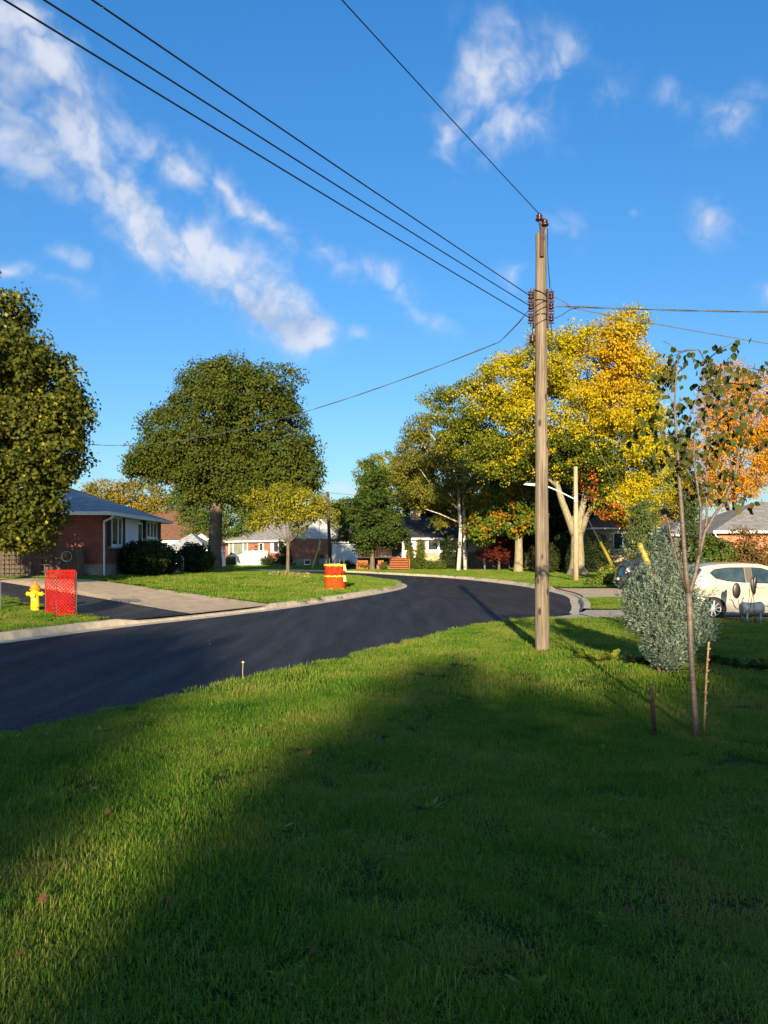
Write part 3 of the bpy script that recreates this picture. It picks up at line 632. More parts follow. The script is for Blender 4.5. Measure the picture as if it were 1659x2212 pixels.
btree('yellow tree between the golden maple and the orange tree', 1470, 1215, 66, [(1465,990,36,60),(1440,1050,50,40),(1480,1080,40,40)], 15000, .16, pal((.16,.18,.015),(.3,.28,.015),(.45,.36,.015)), rc=.7)

# the golden maple
yb = gp(1247, 1242, H_far); yY = yb.y
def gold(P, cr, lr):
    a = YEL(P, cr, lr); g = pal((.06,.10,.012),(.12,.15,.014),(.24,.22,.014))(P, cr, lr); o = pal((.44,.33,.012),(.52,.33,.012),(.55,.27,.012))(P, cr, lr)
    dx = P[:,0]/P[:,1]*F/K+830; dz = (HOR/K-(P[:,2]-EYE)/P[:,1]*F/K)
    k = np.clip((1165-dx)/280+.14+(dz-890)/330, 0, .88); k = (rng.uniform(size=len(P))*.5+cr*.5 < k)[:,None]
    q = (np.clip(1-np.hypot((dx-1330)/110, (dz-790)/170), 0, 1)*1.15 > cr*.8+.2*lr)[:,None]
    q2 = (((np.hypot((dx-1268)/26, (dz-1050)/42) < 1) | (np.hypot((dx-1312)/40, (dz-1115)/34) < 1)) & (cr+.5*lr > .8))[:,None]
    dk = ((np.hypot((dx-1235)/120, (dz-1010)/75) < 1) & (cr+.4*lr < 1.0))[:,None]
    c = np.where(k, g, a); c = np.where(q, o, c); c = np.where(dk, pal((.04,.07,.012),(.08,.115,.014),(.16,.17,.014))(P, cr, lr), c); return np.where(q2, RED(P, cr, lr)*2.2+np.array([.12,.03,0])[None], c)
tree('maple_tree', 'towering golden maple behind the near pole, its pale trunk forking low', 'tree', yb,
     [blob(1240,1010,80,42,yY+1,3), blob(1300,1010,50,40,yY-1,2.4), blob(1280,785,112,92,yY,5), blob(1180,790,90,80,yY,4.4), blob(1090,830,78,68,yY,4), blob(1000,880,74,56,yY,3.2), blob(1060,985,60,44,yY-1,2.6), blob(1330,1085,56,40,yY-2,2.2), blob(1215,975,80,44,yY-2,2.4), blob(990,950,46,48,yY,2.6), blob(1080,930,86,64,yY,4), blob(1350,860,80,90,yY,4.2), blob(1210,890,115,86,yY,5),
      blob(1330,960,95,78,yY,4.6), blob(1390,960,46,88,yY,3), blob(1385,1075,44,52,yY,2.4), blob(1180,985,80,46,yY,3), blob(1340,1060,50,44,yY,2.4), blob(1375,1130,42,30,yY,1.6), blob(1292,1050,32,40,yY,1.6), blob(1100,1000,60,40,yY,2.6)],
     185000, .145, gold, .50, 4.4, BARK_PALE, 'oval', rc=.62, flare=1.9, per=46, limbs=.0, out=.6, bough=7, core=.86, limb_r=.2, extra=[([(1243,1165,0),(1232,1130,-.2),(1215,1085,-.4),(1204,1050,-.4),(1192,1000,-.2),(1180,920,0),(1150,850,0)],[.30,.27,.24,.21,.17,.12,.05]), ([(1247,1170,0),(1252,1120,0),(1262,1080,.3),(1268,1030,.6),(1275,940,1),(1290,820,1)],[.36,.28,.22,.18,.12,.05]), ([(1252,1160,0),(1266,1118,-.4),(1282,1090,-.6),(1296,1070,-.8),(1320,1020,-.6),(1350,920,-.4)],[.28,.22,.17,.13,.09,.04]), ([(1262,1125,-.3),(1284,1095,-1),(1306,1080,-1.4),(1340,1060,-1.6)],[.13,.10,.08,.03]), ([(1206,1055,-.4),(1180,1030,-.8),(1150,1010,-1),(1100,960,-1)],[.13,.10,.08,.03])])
# orange tipped young maple left of the near pole
ob = gp(1120, 1236, H_far); oY = ob.y
def tips(P, cr, lr):
    g = pal((.055,.11,.012),(.10,.16,.015),(.18,.20,.015))(P, cr, lr); o = pal((.36,.25,.012),(.5,.25,.012),(.45,.16,.015))(P, cr, lr)
    return np.where(((cr+.35*lr) > .98)[:,None], o, g)
tree('maple_tree', 'green maple with orange tipped branches just left of the near pole', 'tree', ob,
     [blob(1090,1085,50,32,oY,3), blob(1130,1060,42,42,oY,3), blob(1055,1125,44,26,oY,2.6), blob(1110,1130,50,28,oY,3), blob(1140,1105,34,40,oY,2.6), blob(1035,1150,30,20,oY,2)],
     17000, .18, tips, .34, 4.2, BARK_PALE, 'oval', rc=.55, per=40, flare=1.5)
# the birch, two white stems
bb = gp(996, 1233, H_far); bY = bb.y
BIRCH = mat('white_birch_bark', (.52,.50,.44), rough=.8, var=.1, scale=3.4, stretch=(.6,.6,4), col2=(.10,.08,.06), bump=.3)
BIRCH.node_tree.nodes['Color Ramp'].color_ramp.elements[0].position = .36; BIRCH.node_tree.nodes['Color Ramp'].color_ramp.elements[1].position = .47
t = empty('birch_tree', 'white barked birch with two stems and olive leaves, before the cream house', 'tree', bb)
mb = MB()
def bp(dx, dy, dd=0): return pt(dx, dy, bY+dd)-bb
mb.tube([bp(990,1236), bp(993,1190), bp(995,1140), bp(992,1100), bp(990,1060), bp(980,1010), bp(960,960)], [.22,.18,.16,.15,.13,.10,.06], 10, jit=.05)
mb.tube([bp(1005,1236,.3), bp(1004,1180,.3), bp(1003,1130,.3), bp(1001,1080,.3), bp(1002,1020,.3), bp(1004,960,.3)], [.18,.16,.15,.13,.10,.06], 10, jit=.05)
for q in (((992,1100),(940,1060),(905,1010)),((985,1030),(930,985),(895,930)),((985,1020),(940,950),(915,915)),((1000,1060),(1030,1010),(1040,960)),((994,1130),(950,1110),(920,1100)),((940,960),(925,930),(905,905)),((1002,1100),(1030,1090),(1050,1100))):
    mb.tube([bp(*q[0]), bp(*q[1], -.6), bp(*q[2], -1)], [.085,.055,.02], 6)
mb.build('trunk', BIRCH, t)
crown('crown', [blob(905,975,52,50,bY,3), blob(960,1015,52,50,bY,3.4), blob(925,1070,58,28,bY,3.2), blob(985,1100,50,36,bY+3,2.6), blob(905,925,34,28,bY,2), blob(880,1020,34,44,bY,2.4), blob(1030,1070,36,44,bY,2.4), blob(960,1125,24,20,bY+2,1.4), blob(1042,1115,36,34,bY+.5,2.2)],
      30000, .19, OLIVE, t, 'rhomb', rc=.7, origin=bb, per=42, droop=1.0)

def shrub(name, label, cat, base, rx, ry, rz, n, size, colf, tpl='oval', rc=.18, group=None, stems=True, cone=0, shell=.5, per=24, mats=None, **kw):
    base = Vector(base); t = empty(name, label, cat, base, 0, group)
    if cone:
        k = 6; bl = [((0,0,rz*2*(i+.5)/k*.96), max(.1, rx*(1-i/k*cone)*1.0), max(.1, ry*(1-i/k*cone)), rz*2/k*.85) for i in range(k)]
    else: bl = [((0,0,rz), rx, ry, rz), ((rx*.35,0,rz*.8), rx*.6, ry*.7, rz*.75), ((-rx*.35,-ry*.1,rz*.85), rx*.6, ry*.7, rz*.7)]
    crown('foliage', bl, n, size, colf, t, tpl, rc, None, per=per, shell=shell, **kw)
    mb = MB()
    for _ in range(5):
        a = random.uniform(0, 6.28); mb.tube([(0,0,-.05), (math.cos(a)*rx*.3, math.sin(a)*ry*.3, rz*.6), (math.cos(a)*rx*.5, math.sin(a)*ry*.5, rz*1.2)], [.035,.025,.01], 5)
    mb.build('stem', BARK_DARK, t); return t
def sdx(d, Y): return d*K/F*Y
GS = pal((.02,.035,.010),(.03,.05,.012),(.045,.065,.014))
CED = pal((.05,.085,.015),(.08,.115,.018),(.11,.14,.02))
# shrubs before the corner house
for dx, Y, rx, rz, lab in ((300,37.3,1.1,.85,'dark juniper bush under the near window of the corner house'),(345,39.0,1.2,.82,'dark juniper bush between the near window and the concrete steps'),(412,43.2,1.05,.85,'spreading dark juniper beyond the concrete steps')):
    X = -11.6 if dx < 400 else -10.6; b = Vector((X, Y, float(H_left(np.array([X]), np.array([Y]))[0])))
    shrub('juniper_bush', lab, 'bush', b, rx, rx*.95, rz, 9000, .13, GS, 'rhomb', rc=.22, group='dark junipers along the corner house')
def fshrub(label, dx, dy, rdx, hdy, n, col, Hf=H_far, cone=0, Y=None, name='cedar_shrub', cat='shrub', size=.12, group=None, depth=1.0, rc=.25):
    b = gp(dx, dy, Hf) if Y is None else pt(dx, dy, Y); rx = sdx(rdx, b.y); rz = sdx(hdy, b.y)/2
    return shrub(name, label, cat, b, rx, rx*depth, rz, n, size, col, 'rhomb', rc, group, cone=cone)
fshrub('upright cedar right beside the orange steps', 886, 1229, 11, 66, 3000, CED, cone=.75, Y=78.0)
fshrub('pointed cedar below the white framed window', 908, 1229, 17, 66, 4200, CED, cone=.85, Y=77.6)
fshrub('tall dark cedar at the corner of the cream house, left of the birch', 972, 1230, 26, 76, 6000, GS, cone=.5, Y=77.4)
for dx in (925, 950): fshrub('low clipped hedge %s' % ('beside the pointed cedar' if dx < 940 else 'beside the tall dark cedar'), dx, 1230, 15, 20, 2200, CED, Y=76.6, name='clipped_hedge', cat='hedge', group='clipped hedges under the window')
fshrub('low green bush at the left foot of the orange steps', 829, 1230, 9, 15, 900, CED, Y=76, name='round_bush', cat='bush')
fshrub('round green bush by the pale trunk under the deck', 785, 1230, 14, 18, 1300, CED, Y=79, name='round_bush', cat='bush')
fshrub('dark clipped bush before the white garage', 745, 1229, 24, 18, 1800, GS, Y=82, name='clipped_hedge', cat='hedge')
fshrub('bronze green shrub hugging the dark porch behind the young maple', 1160, 1235, 26, 60, 4000, pal((.03,.04,.012),(.05,.06,.015),(.09,.07,.02)), Y=66, name='dark_shrub')
fshrub('dark shrub standing behind the golden maple trunk', 1215, 1236, 24, 80, 4500, GS, Y=65, name='dark_shrub', cone=.4)
fshrub('black green yew right of the golden maple trunk', 1290, 1238, 34, 88, 6000, GS, Y=61, name='dark_shrub')
fshrub('dim evergreen left of the far pole', 1185, 1240, 22, 70, 4000, pal((.04,.055,.014),(.06,.075,.018)), Y=62, name='dark_shrub')
# red japanese maple
jb = gp(1078, 1233, H_far)
tree('japanese_maple', 'low dark red japanese maple between the birch and the young maple', 'tree', jb,
     [blob(1065,1165,34,16,jb.y,2), blob(1095,1180,30,18,jb.y,2), blob(1055,1195,26,14,jb.y,1.6), blob(1082,1200,34,12,jb.y,1.8)], 5000, .14, pal((.05,.008,.008),(.10,.018,.010),(.17,.04,.012)), .12, .9, BARK, 'oval', rc=.4, per=30)
# blue-green spruce-like bush mass on the right, other side of the street
fshrub('broad silvery green evergreen beside the far driveway', 1385, 1282, 52, 195, 15000, pal((.07,.11,.035),(.11,.15,.05),(.16,.19,.06)), Y=39.5, lambda_=None) if False else None
shrub('evergreen_bush', 'tall broad silvery green evergreen beside the far driveway', 'bush', (pt(1392,1270,40.5).x, 40.5, .0), sdx(58,40.5), 1.3, sdx(182,40.5)/2, 15000, .105, pal((.06,.10,.03),(.10,.14,.045),(.15,.18,.06)), 'rhomb', .3, cone=.55)
shrub('evergreen_bush', 'dark green conifer left of the pale shingle roof', 'bush', (pt(1490,1270,43).x, 43, .0), sdx(36,43), 1.2, sdx(190,43)/2, 9000, .11, pal((.035,.065,.02),(.06,.09,.025),(.09,.12,.03)), 'rhomb', .3, cone=.8)
shrub('leafy_shrub', 'bright green broadleaf shrub behind the white hatchback', 'shrub', (pt(1535,1270,41).x, 41, .0), sdx(48,41), 1.2, sdx(112,41)/2, 6000, .14, G_MID, 'oval', .3)
shrub('leafy_shrub', 'rusty brown shrub against the orange brick wall', 'shrub', (pt(1615,1270,43).x, 43, .0), sdx(62,43), 1.2, sdx(125,43)/2, 5000, .11, pal((.12,.06,.02),(.17,.10,.03),(.12,.12,.03)), 'oval', .35, shell=.2)
shrub('leafy_shrub', 'low yellow green bush at the foot of the yellow guy guard', 'shrub', gp(1318, 1264, H_far), .75, .7, .5, 2600, .10, pal((.12,.17,.02),(.18,.22,.03),(.25,.26,.03)), 'oval', .2)
shrub('leafy_shrub', 'small pale green weedy clump left of the yellow guy guard', 'shrub', gp(1285, 1266, H_far), .45, .4, .2, 900, .07, pal((.12,.17,.03),(.18,.22,.04)), 'oval', .14)
# ground cover ring under the small tree
gv = empty('ground_cover', 'pale yellow ring of leafy ground cover around the small tree trunk', 'ground cover', sb+Vector((0,-.3,0)))
crown('foliage', [((0,0,.1),1.25,.9,.16), ((.5,-.4,.06),.9,.5,.12)], 2600, .10, pal((.20,.22,.05),(.34,.32,.09),(.42,.38,.12)), gv, 'oval', .14, None, per=20, shell=.1)
# ------------------------------------------------------------------ houses
def win(par, face, W, u0, u1, z0, z1, panes=2, shut=None, fm=None, fw=.09, off=0.0, glass=None, sw=.35, sill=None):
    """face 'f': wall y=off (outwards -y); 'l': wall x=off (outwards -x); 'r': wall x=off (outwards +x)"""
    fm = fm or WHITE
    def bx(mb, a0, a1, b0, b1, d0, d1):
        if face == 'f': mb.box((a0, off-d1, b0), (a1, off-d0, b1))
        elif face == 'l': mb.box((off-d1, a0, b0), (off-d0, a1, b1))
        else: mb.box((off+d0, a0, b0), (off+d1, a1, b1))
    mb = MB()
    bx(mb, u0, u1, z0, z0+fw, .002, .06); bx(mb, u0, u1, z1-fw, z1, .002, .06); bx(mb, u0, u0+fw, z0+fw, z1-fw, .002, .06); bx(mb, u1-fw, u1, z0+fw, z1-fw, .002, .06)
    g = (u1-u0-2*fw); ws = panes if isinstance(panes, (list, tuple)) else [1]*panes
    tot = sum(ws); u = u0+fw
    for k, w_ in enumerate(ws[:-1]):
        u += g*w_/tot; bx(mb, u-fw*.5, u+fw*.5, z0+fw, z1-fw, .002, .055)
    bx(mb, u0-.06, u1+.06, z0-.07, z0-.003, .002, .11)
    w = mb.build('window', fm, par)
    mb = MB(); bx(mb, u0+fw*.8, u1-fw*.8, z0+fw*.8, z1-fw*.8, .003, .018); mb.build('pane', glass or GLASS, w)
    if shut:
        for a, b in ((u0-sw-.04, u0-.04), (u1+.04, u1+sw+.04)):
            mb = MB(); bx(mb, a, b, z0-.02, z1+.02, .002, .045)
            for i in range(12):
                zz = z0+(z1-z0)*(i+.5)/12; bx(mb, a+.05, b-.05, zz-.02, zz+.02, .046, .058)
            mb.build('shutter', shut, par)
    return w
def hip_roof(par, W, D, z0, zr, o, m, fascia=WHITE, x0=0, y0=0, along=None):
    a, b, c, d = x0-o, y0-o, x0+W+o, y0+D+o
    mb = MB(); wd, dp = c-a, d-b
    if (along or ('x' if wd > dp else 'y')) == 'x': r1 = (a+dp/2, (b+d)/2, zr); r2 = (c-dp/2, (b+d)/2, zr)
    else: r1 = ((a+c)/2, b+wd/2, zr); r2 = ((a+c)/2, d-wd/2, zr)
    V = [(a,b,z0),(c,b,z0),(c,d,z0),(a,d,z0),r1,r2]
    if (along or ('x' if wd > dp else 'y')) == 'x': Fs = [(0,1,5,4),(1,2,5),(2,3,4,5),(3,0,4)]
    else: Fs = [(0,1,4),(1,2,5,4),(2,3,5),(3,0,4,5)]
    mb.add(V, Fs+[(3,2,1,0)]); rf = mb.build('roof', m, par)
    mb = MB(); t = .05
    for p, q in (((a-t,b-t),(c+t,b)),((a-t,d),(c+t,d+t)),((a-t,b),(a,d)),((c,b),(c+t,d))): mb.box((p[0],p[1],z0-.15),(q[0],q[1],z0+.012))
    mb.box((a+.001,b+.001,z0-.12),(c-.001,d-.001,z0-.105)); mb.build('eaves', fascia, par)
    return rf
def gable_roof(par, W, D, z0, zr, o, m, fascia=WHITE, gable=None, x0=0, y0=0, og=.3):
    """ridge along x"""
    mb = MB(); sl = (zr-z0)/(D/2); ye0, ye1 = y0-o, y0+D+o; ze = z0-sl*o; t = .12; xm = y0+D/2; a, c = x0-og, x0+W+og
    for z in (0,):
        mb.prism([(a,ye0,ze),(c,ye0,ze),(c,xm,zr),(a,xm,zr)], (0,0,t)); mb.prism([(a,ye1,ze),(c,ye1,ze),(c,xm,zr),(a,xm,zr)], (0,0,t))
    rf = mb.build('roof', m, par)
    mb = MB(); mb.box((a,ye0-.06,ze-.12),(c,ye0-.002,ze+.10)); mb.build('eaves', fascia, par)
    mb = MB(); mb.box((a,ye1+.002,ze-.12),(c,ye1+.06,ze+.10)); mb.build('eaves', fascia, par)
    for nm, x in (('l', x0-.002), ('r', x0+W+.002)):
        s = -1 if nm == 'l' else 1
        mb = MB(); mb.prism([(x,y0,z0-.02),(x,y0+D,z0-.02),(x,xm,zr-.02)], (s*.03,0,0)); mb.build('gable', gable, par)
    return rf
FOUND = mat('foundation_concrete', (.24,.23,.21), rough=.95, var=.25, scale=2)
# --- corner house, its front facing +x
hz = .58
ch = empty('corner_bungalow', 'red brick bungalow with grey hip roof on the corner, navy shutters and white downspout', 'house', (-12.8, 35.0, hz), R_(90))
W_, D_ = 9.2, 10.0
mb = MB(); mb.box((0,0,.62),(W_,D_,2.95)); mb.build('wall', BRICK_RED, ch)
mb = MB(); mb.box((.02,.02,-.8),(W_-.02,D_-.02,.62)); mb.build('foundation', FOUND, ch)
hip_roof(ch, W_, D_, 2.97, 5.0, .5, SH_GREY, along='x')
mb = MB(); mb.box((2.55,-.035,1.42),(5.35,-.003,2.86)); mb.build('siding_panel', SID_WHITE, ch)
mb = MB(); mb.box((.75,-.10,1.32),(4.9,-.003,1.41)); mb.box((5.75,-.12,1.78),(9.1,-.003,1.88)); mb.build('stone_sill', FOUND, ch)
win(ch, 'f', W_, 1.05, 2.55, 1.45, 2.84, [1.7,1], NAVY, sw=.38)
win(ch, 'f', W_, 6.35, 8.3, 1.92, 2.84, 3, NAVY, sw=.38)
dr = MB(); dr.box((4.75,-.07,.62),(5.62,-.036,2.72)); d_ = dr.build('door', WHITE, ch)
mb = MB(); mb.box((4.92,-.085,1.55),(5.45,-.071,2.6)); mb.build('pane', GLASS, d_); mb = MB(); mb.lathe((5.5,-.11,1.6),[(.01,-.03),(.035,-.02),(.035,.02),(.01,.03)],8); mb.build('handle', METAL, d_)
mb = MB(); mb.box((5.85,-.14,2.0),(6.02,-.04,2.25)); mb.build('mailbox', BLACK, ch)
mb = MB(); mb.lathe((5.85,-.10,2.40),[(.02,0),(.07,.03),(.08,.16),(.03,.24)],8); mb.build('porch_lamp', BLACK, ch)
mb = MB(); mb.tube([(.05,-.5,2.86),(-.0,-.42,2.72),(-.02,-.08,2.55),(-.02,-.08,2.3),(-.02,-.08,.1),(.02,-.12,.04),(.25,-.9,-.02),(.3,-1.3,-.02)], .05, 8); mb.build('downspout', WHITE, ch)
mb = MB(); mb.box((4.3,-1.3,-.5),(6.2,-.001,.58)); mb.box((4.5,-1.6,-.5),(6.0,-1.302,.36)); mb.box((4.5,-1.92,-.5),(6.0,-1.602,.18)); mb.build('concrete_steps', CONC_OLD, ch)
for x in (4.42, 6.05):
    mb = MB(); mb.tube([(x,-.05,1.42),(x,-1.2,1.42),(x,-2.0,.95),(x,-2.1,.85),(x,-2.12,.0)], .022, 6); mb.tube([(x,-.05,.72),(x,-1.2,.72),(x,-2.08,.25)], .015, 6)
    for k in range(9):
        y = -.1-k*.24; top = 1.42 if y > -1.2 else 1.42-(-1.2-y)*.55; bot = .6 if y > -1.25 else max(0, .6-(-1.25-y)*.75)
        mb.tube([(x,y,bot),(x,y,top)], .012, 5)
    mb.build('railing', METAL, ch)
mb = MB(); mb.lathe((-.015,1.2,1.1),[(.07,0),(.07,.12)],8); mb.build('wall_vent', BLACK, ch)
# --- fence, trellises beside it
def fence(name, label, p, q, h, zf, m, bw=.14, gap=.012, cap=True):
    p = Vector(p); q = Vector(q); L = (q-p).length; t = (q-p)/L; z = zf(p.x, p.y)
    o = empty(name, label, 'fence', (p.x, p.y, z), math.atan2(t.y, t.x))
    mb = MB(); x = 0; i = 0
    while x < L-.05:
        mb.box((x, -.012+random.uniform(-.006,.006), 0), (min(x+bw, L), .012, h+random.uniform(-.015,.015))); x += bw+gap
    mb.build('boards', m, o)
    n = max(1, round(L/2.4))
    for k in range(n+1):
        mb = MB(); mb.box((k*L/n-.05, .03, -.2), (k*L/n+.05, .13, h+.12)); mb.build('post', m, o)
    mb = MB(); mb.box((0,.014,.25),(L,.03,.34)); mb.box((0,.014,h-.3),(L,.03,h-.21)); 
    if cap: mb.box((0,-.03,h+.02),(L,.05,h+.07))
    mb.build('rails', m, o)
    return o
zl = lambda x, y: float(H_left(np.array([x]), np.array([y]))[0]); zf_ = lambda x, y: float(H_far(np.array([x]), np.array([y]))[0])
fence('board_fence', 'weathered grey board fence running left from the corner house', (-25,34.45,0), (-13.5,34.45,0), 1.28, zl, WOODGREY)
WOODL = WOODGREY
for x, hgt, wdt, lab in ((-15.75,1.9,.95,'taller wooden trellis with a diamond in it, leaning on the board fence'),(-17.0,1.35,.95,'lower wooden grid trellis by the board fence, nearer the maple')):
    t = empty('garden_trellis', lab, 'trellis', (x, 34.1, zl(x, 34.1)), 0, 'trellises on the fence')
    mb = MB()
    for i in range(5): mb.box((i*wdt/4-.018, 0, 0), (i*wdt/4+.018, .03, hgt))
    mb.build('uprights', WOODL, t); mb = MB()
    for i in range(6): z = .25+i*(hgt-.35)/5; mb.box((-.08, -.028, z-.016), (wdt+.08, -.002, z+.016))
    if hgt > 1.5:
        c = Vector((wdt/2, -.04, hgt-.35))
        for a, b in (((-.25,0),(0,.25)),((0,.25),(.25,0)),((.25,0),(0,-.25)),((0,-.25),(-.25,0))): mb.bar(c+Vector((a[0],0,a[1])), c+Vector((b[0],0,b[1])), .025)
    mb.build('slats', WOODL, t)
hz_ = empty('hose_hanger', 'coiled grey hose on the fence beside the downspout', 'hose', (-14.15, 34.40, zl(-14.15, 34.4)+.88))
mb = MB()
for k in range(4): mb.tube([(math.cos(a)*(.2+.012*k), -.02-.02*k, math.sin(a)*(.17+.01*k)+(.06 if math.sin(a)>0 else 0)) for a in np.linspace(0,6.283,20)], .013, 6)
mb.build('coil', METAL, hz_); mb = MB(); mb.box((-.1,-.03,.1),(.1,.11,.2)); mb.build('bracket', BLACK, hz_)
# --- roofs left of the big maple, far away
fy = 112
fh = empty('far_house', 'white house with a steep brown roof far behind the corner bungalow', 'house', (pt(352,1200,fy).x, fy, .1), R_(-12))
mb = MB(); mb.box((-5,0,-.3),(6.0,8,4.2)); mb.build('wall', SID_WHITE, fh)
rz0, rz1 = 3.7, 7.9
mb = MB(); mb.prism([(-5.5,-.6,rz0),(6.6,-.6,rz0),(4.0,4,rz1),(-5.5,4,rz1)], (0,0,.15)); mb.prism([(-5.5,8.6,rz0),(6.6,8.6,rz0),(4.0,4,rz1),(-5.5,4,rz1)], (0,0,.15)); mb.prism([(6.6,-.6,rz0),(6.6,8.6,rz0),(4.0,4,rz1)], (0,0,.15)); mb.build('roof', SH_BROWN, fh)
win(fh, 'f', 0, -.8, .8, 2.0, 3.3, 2)
mb = MB(); mb.box((1.2,3.2,6.5),(2.6,4.2,8.8)); mb.build('chimney', BRICK_ORANGE, fh)
gy = 78
gh = empty('grey_garage', 'low grey roofed garage between the corner bungalow and the white shed', 'garage', (pt(352,1205,gy).x, gy, .3))
mb = MB(); mb.box((0,0,-.4),(4.6,6,1.5)); mb.build('wall', SID_GREY, gh); hip_roof(gh, 4.6, 6, 1.55, 3.5, .4, SH_GREY)
sh = empty('white_shed', 'white sided shed with a brown gable roof left of the big maple trunk', 'shed', (pt(398,1208,90).x, 90, .3))
mb = MB(); mb.box((0,0,-.4),(3.9,4.5,2.5)); mb.build('wall', SID_WHITE, sh)
mb = MB(); mb.prism([(0,0,2.5),(3.9,0,2.5),(1.95,0,3.75)], (0,.03,0)); mb.build('gable', SID_WHITE, sh)
mb = MB(); mb.prism([(-.3,-.4,2.36),(-.3,5,2.36),(1.95,5,3.82),(1.95,-.4,3.82)], (0,0,.14)); mb.prism([(4.2,-.4,2.36),(4.2,5,2.36),(1.95,5,3.82),(1.95,-.4,3.82)], (0,0,.14)); mb.build('roof', SH_BROWN, sh)
x0 = pt(408,1215,74); x1 = pt(452,1215,74)
wf = empty('white_fence', 'white vinyl panel fence left of the big maple trunk', 'fence', (x0.x, 74, zl(x0.x, 74)))
L_ = x1.x-x0.x; mb = MB(); mb.box((0,0,.1),(L_,.05,2.0)); mb.build('panel', SID_WHITE, wf)
for k in range(3): mb = MB(); mb.box((k*L_/2-.07,-.05,-.2),(k*L_/2+.07,.1,2.15)); mb.build('post', WHITE, wf)
mb = MB(); mb.box((.08,-.03,1.7),(L_-.08,-.002,1.8)); mb.build('rail', WHITE, wf)
fshrub('tall narrow green cedar beside the white fence', 457, 1216, 14, 70, 3500, pal((.09,.11,.018),(.14,.16,.02),(.19,.19,.025)), H_left, cone=.3, Y=76)
# --- brick house across the back street: front turned to the left, gable to the right
bh = empty('brick_house', 'red brick house with white gable siding, picture window and white front steps', 'house', (-22.5, 106.5, .12), R_(-39.5))
W2, D2 = 14.2, 9.0
mb = MB(); mb.box((0,0,.9),(W2,D2,3.55)); mb.build('wall', BRICK_ORANGE, bh); mb = MB(); mb.box((.03,.03,-.5),(W2-.03,D2-.03,.9)); mb.build('foundation', FOUND, bh)
gable_roof(bh, W2, D2, 3.55, 6.6, .5, SH_LIGHT, WHITE, SID_GREY)
win(bh, 'f', W2, 1.6, 5.6, 1.25, 3.3, [1,2.6,1], fw=.16, glass=mat('curtained_glass', (.22,.23,.19), rough=.15, var=.2, scale=1, spec=.6))
win(bh, 'f', W2, 10.6, 12.5, 1.75, 3.25, 2, WHITE, sw=.5)
d2 = MB(); d2.box((7.8,-.05,.95),(8.75,-.003,3.05)); d2 = d2.build('door', WHITE, bh); mb = MB(); mb.box((8.0,-.065,2.0),(8.55,-.051,2.9)); mb.build('pane', GLASS, d2)
mb = MB(); mb.lathe((7.35,-.12,2.4),[(.03,0),(.09,.02),(.1,.2),(.03,.28)],8); mb.build('porch_lamp', BLACK, bh); mb = MB(); mb.box((7.0,-.16,1.95),(7.5,-.01,2.15)); mb.build('mailbox', BLACK, bh)
mb = MB(); mb.box((7.2,-1.8,-.5),(9.6,-.001,.9))
for k in range(5): mb.box((7.2,-1.8-.3*(k+1),-.5),(8.7,-1.802-.3*k,.74-.16*k))
mb.build('front_steps', WHITE, bh)
mb = MB()
for k in range(22):
    y = -.08-k*.15; 
    for x in (7.25, 8.68):
        zt = 1.9 if y > -1.8 else 1.9-(-1.8-y)*.53; zb = .9 if y > -1.8 else max(.0, .9-(-1.8-y)*.53)
        if x > 8 and y > -1.8: x = 9.52
        mb.box((x-.03,y-.03,zb),(x+.03,y+.03,zt))
for k in range(5): mb.box((8.72+k*.18,-1.78,.9),(8.78+k*.18,-1.72,1.9))
for x, in ((7.25,),): mb.bar((x,-.05,1.93),(x,-1.8,1.93),.07); 
mb.bar((9.52,-.05,1.93),(9.52,-1.75,1.93),.07); mb.bar((8.7,-1.75,1.93),(9.55,-1.75,1.93),.07)
for x in (7.25, 8.68): mb.bar((x,-1.8,1.93),(x,-3.35,1.1),.07); mb.box((x-.06,-3.42,-.3),(x+.06,-3.3,1.2)); mb.box((x-.06,-1.86,.3),(x+.06,-1.74,2.05))
mb.build('railing', WHITE, bh)
win(bh, 'r', 0, 2.0, 3.1, .15, .8, 1, off=W2)
mb = MB(); mb.box((W2+.5,4.2,-.1),(W2+1.5,5.2,.9)); mb.box((W2+.6,4.3,.92),(W2+1.4,5.1,.96)); mb.build('air_conditioner', METAL, bh)
mb = MB(); mb.tube([(W2+.12,4.6,6.0),(W2+.12,4.6,.6)], .07, 8); mb.box((W2+.04,4.4,2.0),(W2+.2,4.8,2.5)); mb.build('meter_conduit', METAL, bh)
bl = bh.matrix_basis
def bw(x, y): 
    v = Matrix.Rotation(R_(-39.5), 4, 'Z') @ Vector((x, y, 0)); return Vector((-22.5+v.x, 106.5+v.y, .12))
shrub('clipped_hedge', 'low green hedge under the picture window of the brick house', 'hedge', bw(2.8,-1.2), 2.3, .5, .55, 2600, .15, G_MID, 'rhomb', .25)
shrub('round_bush', 'round black green bush right of the white front steps', 'bush', bw(10.6,-1.0), .95, .9, .75, 2000, .12, GS, 'rhomb', .22)
shrub('cedar_shrub', 'dark pointed cedar at the corner of the brick house', 'shrub', bw(13.7,-1.2), 1.5, 1.4, 1.75, 5000, .13, GS, 'rhomb', .25, cone=.7)
shrub('round_bush', 'small rounded shrub at the top of the white steps, left side', 'bush', bw(6.3,-1.4), .6, .6, .7, 1300, .12, CED, 'rhomb', .2)
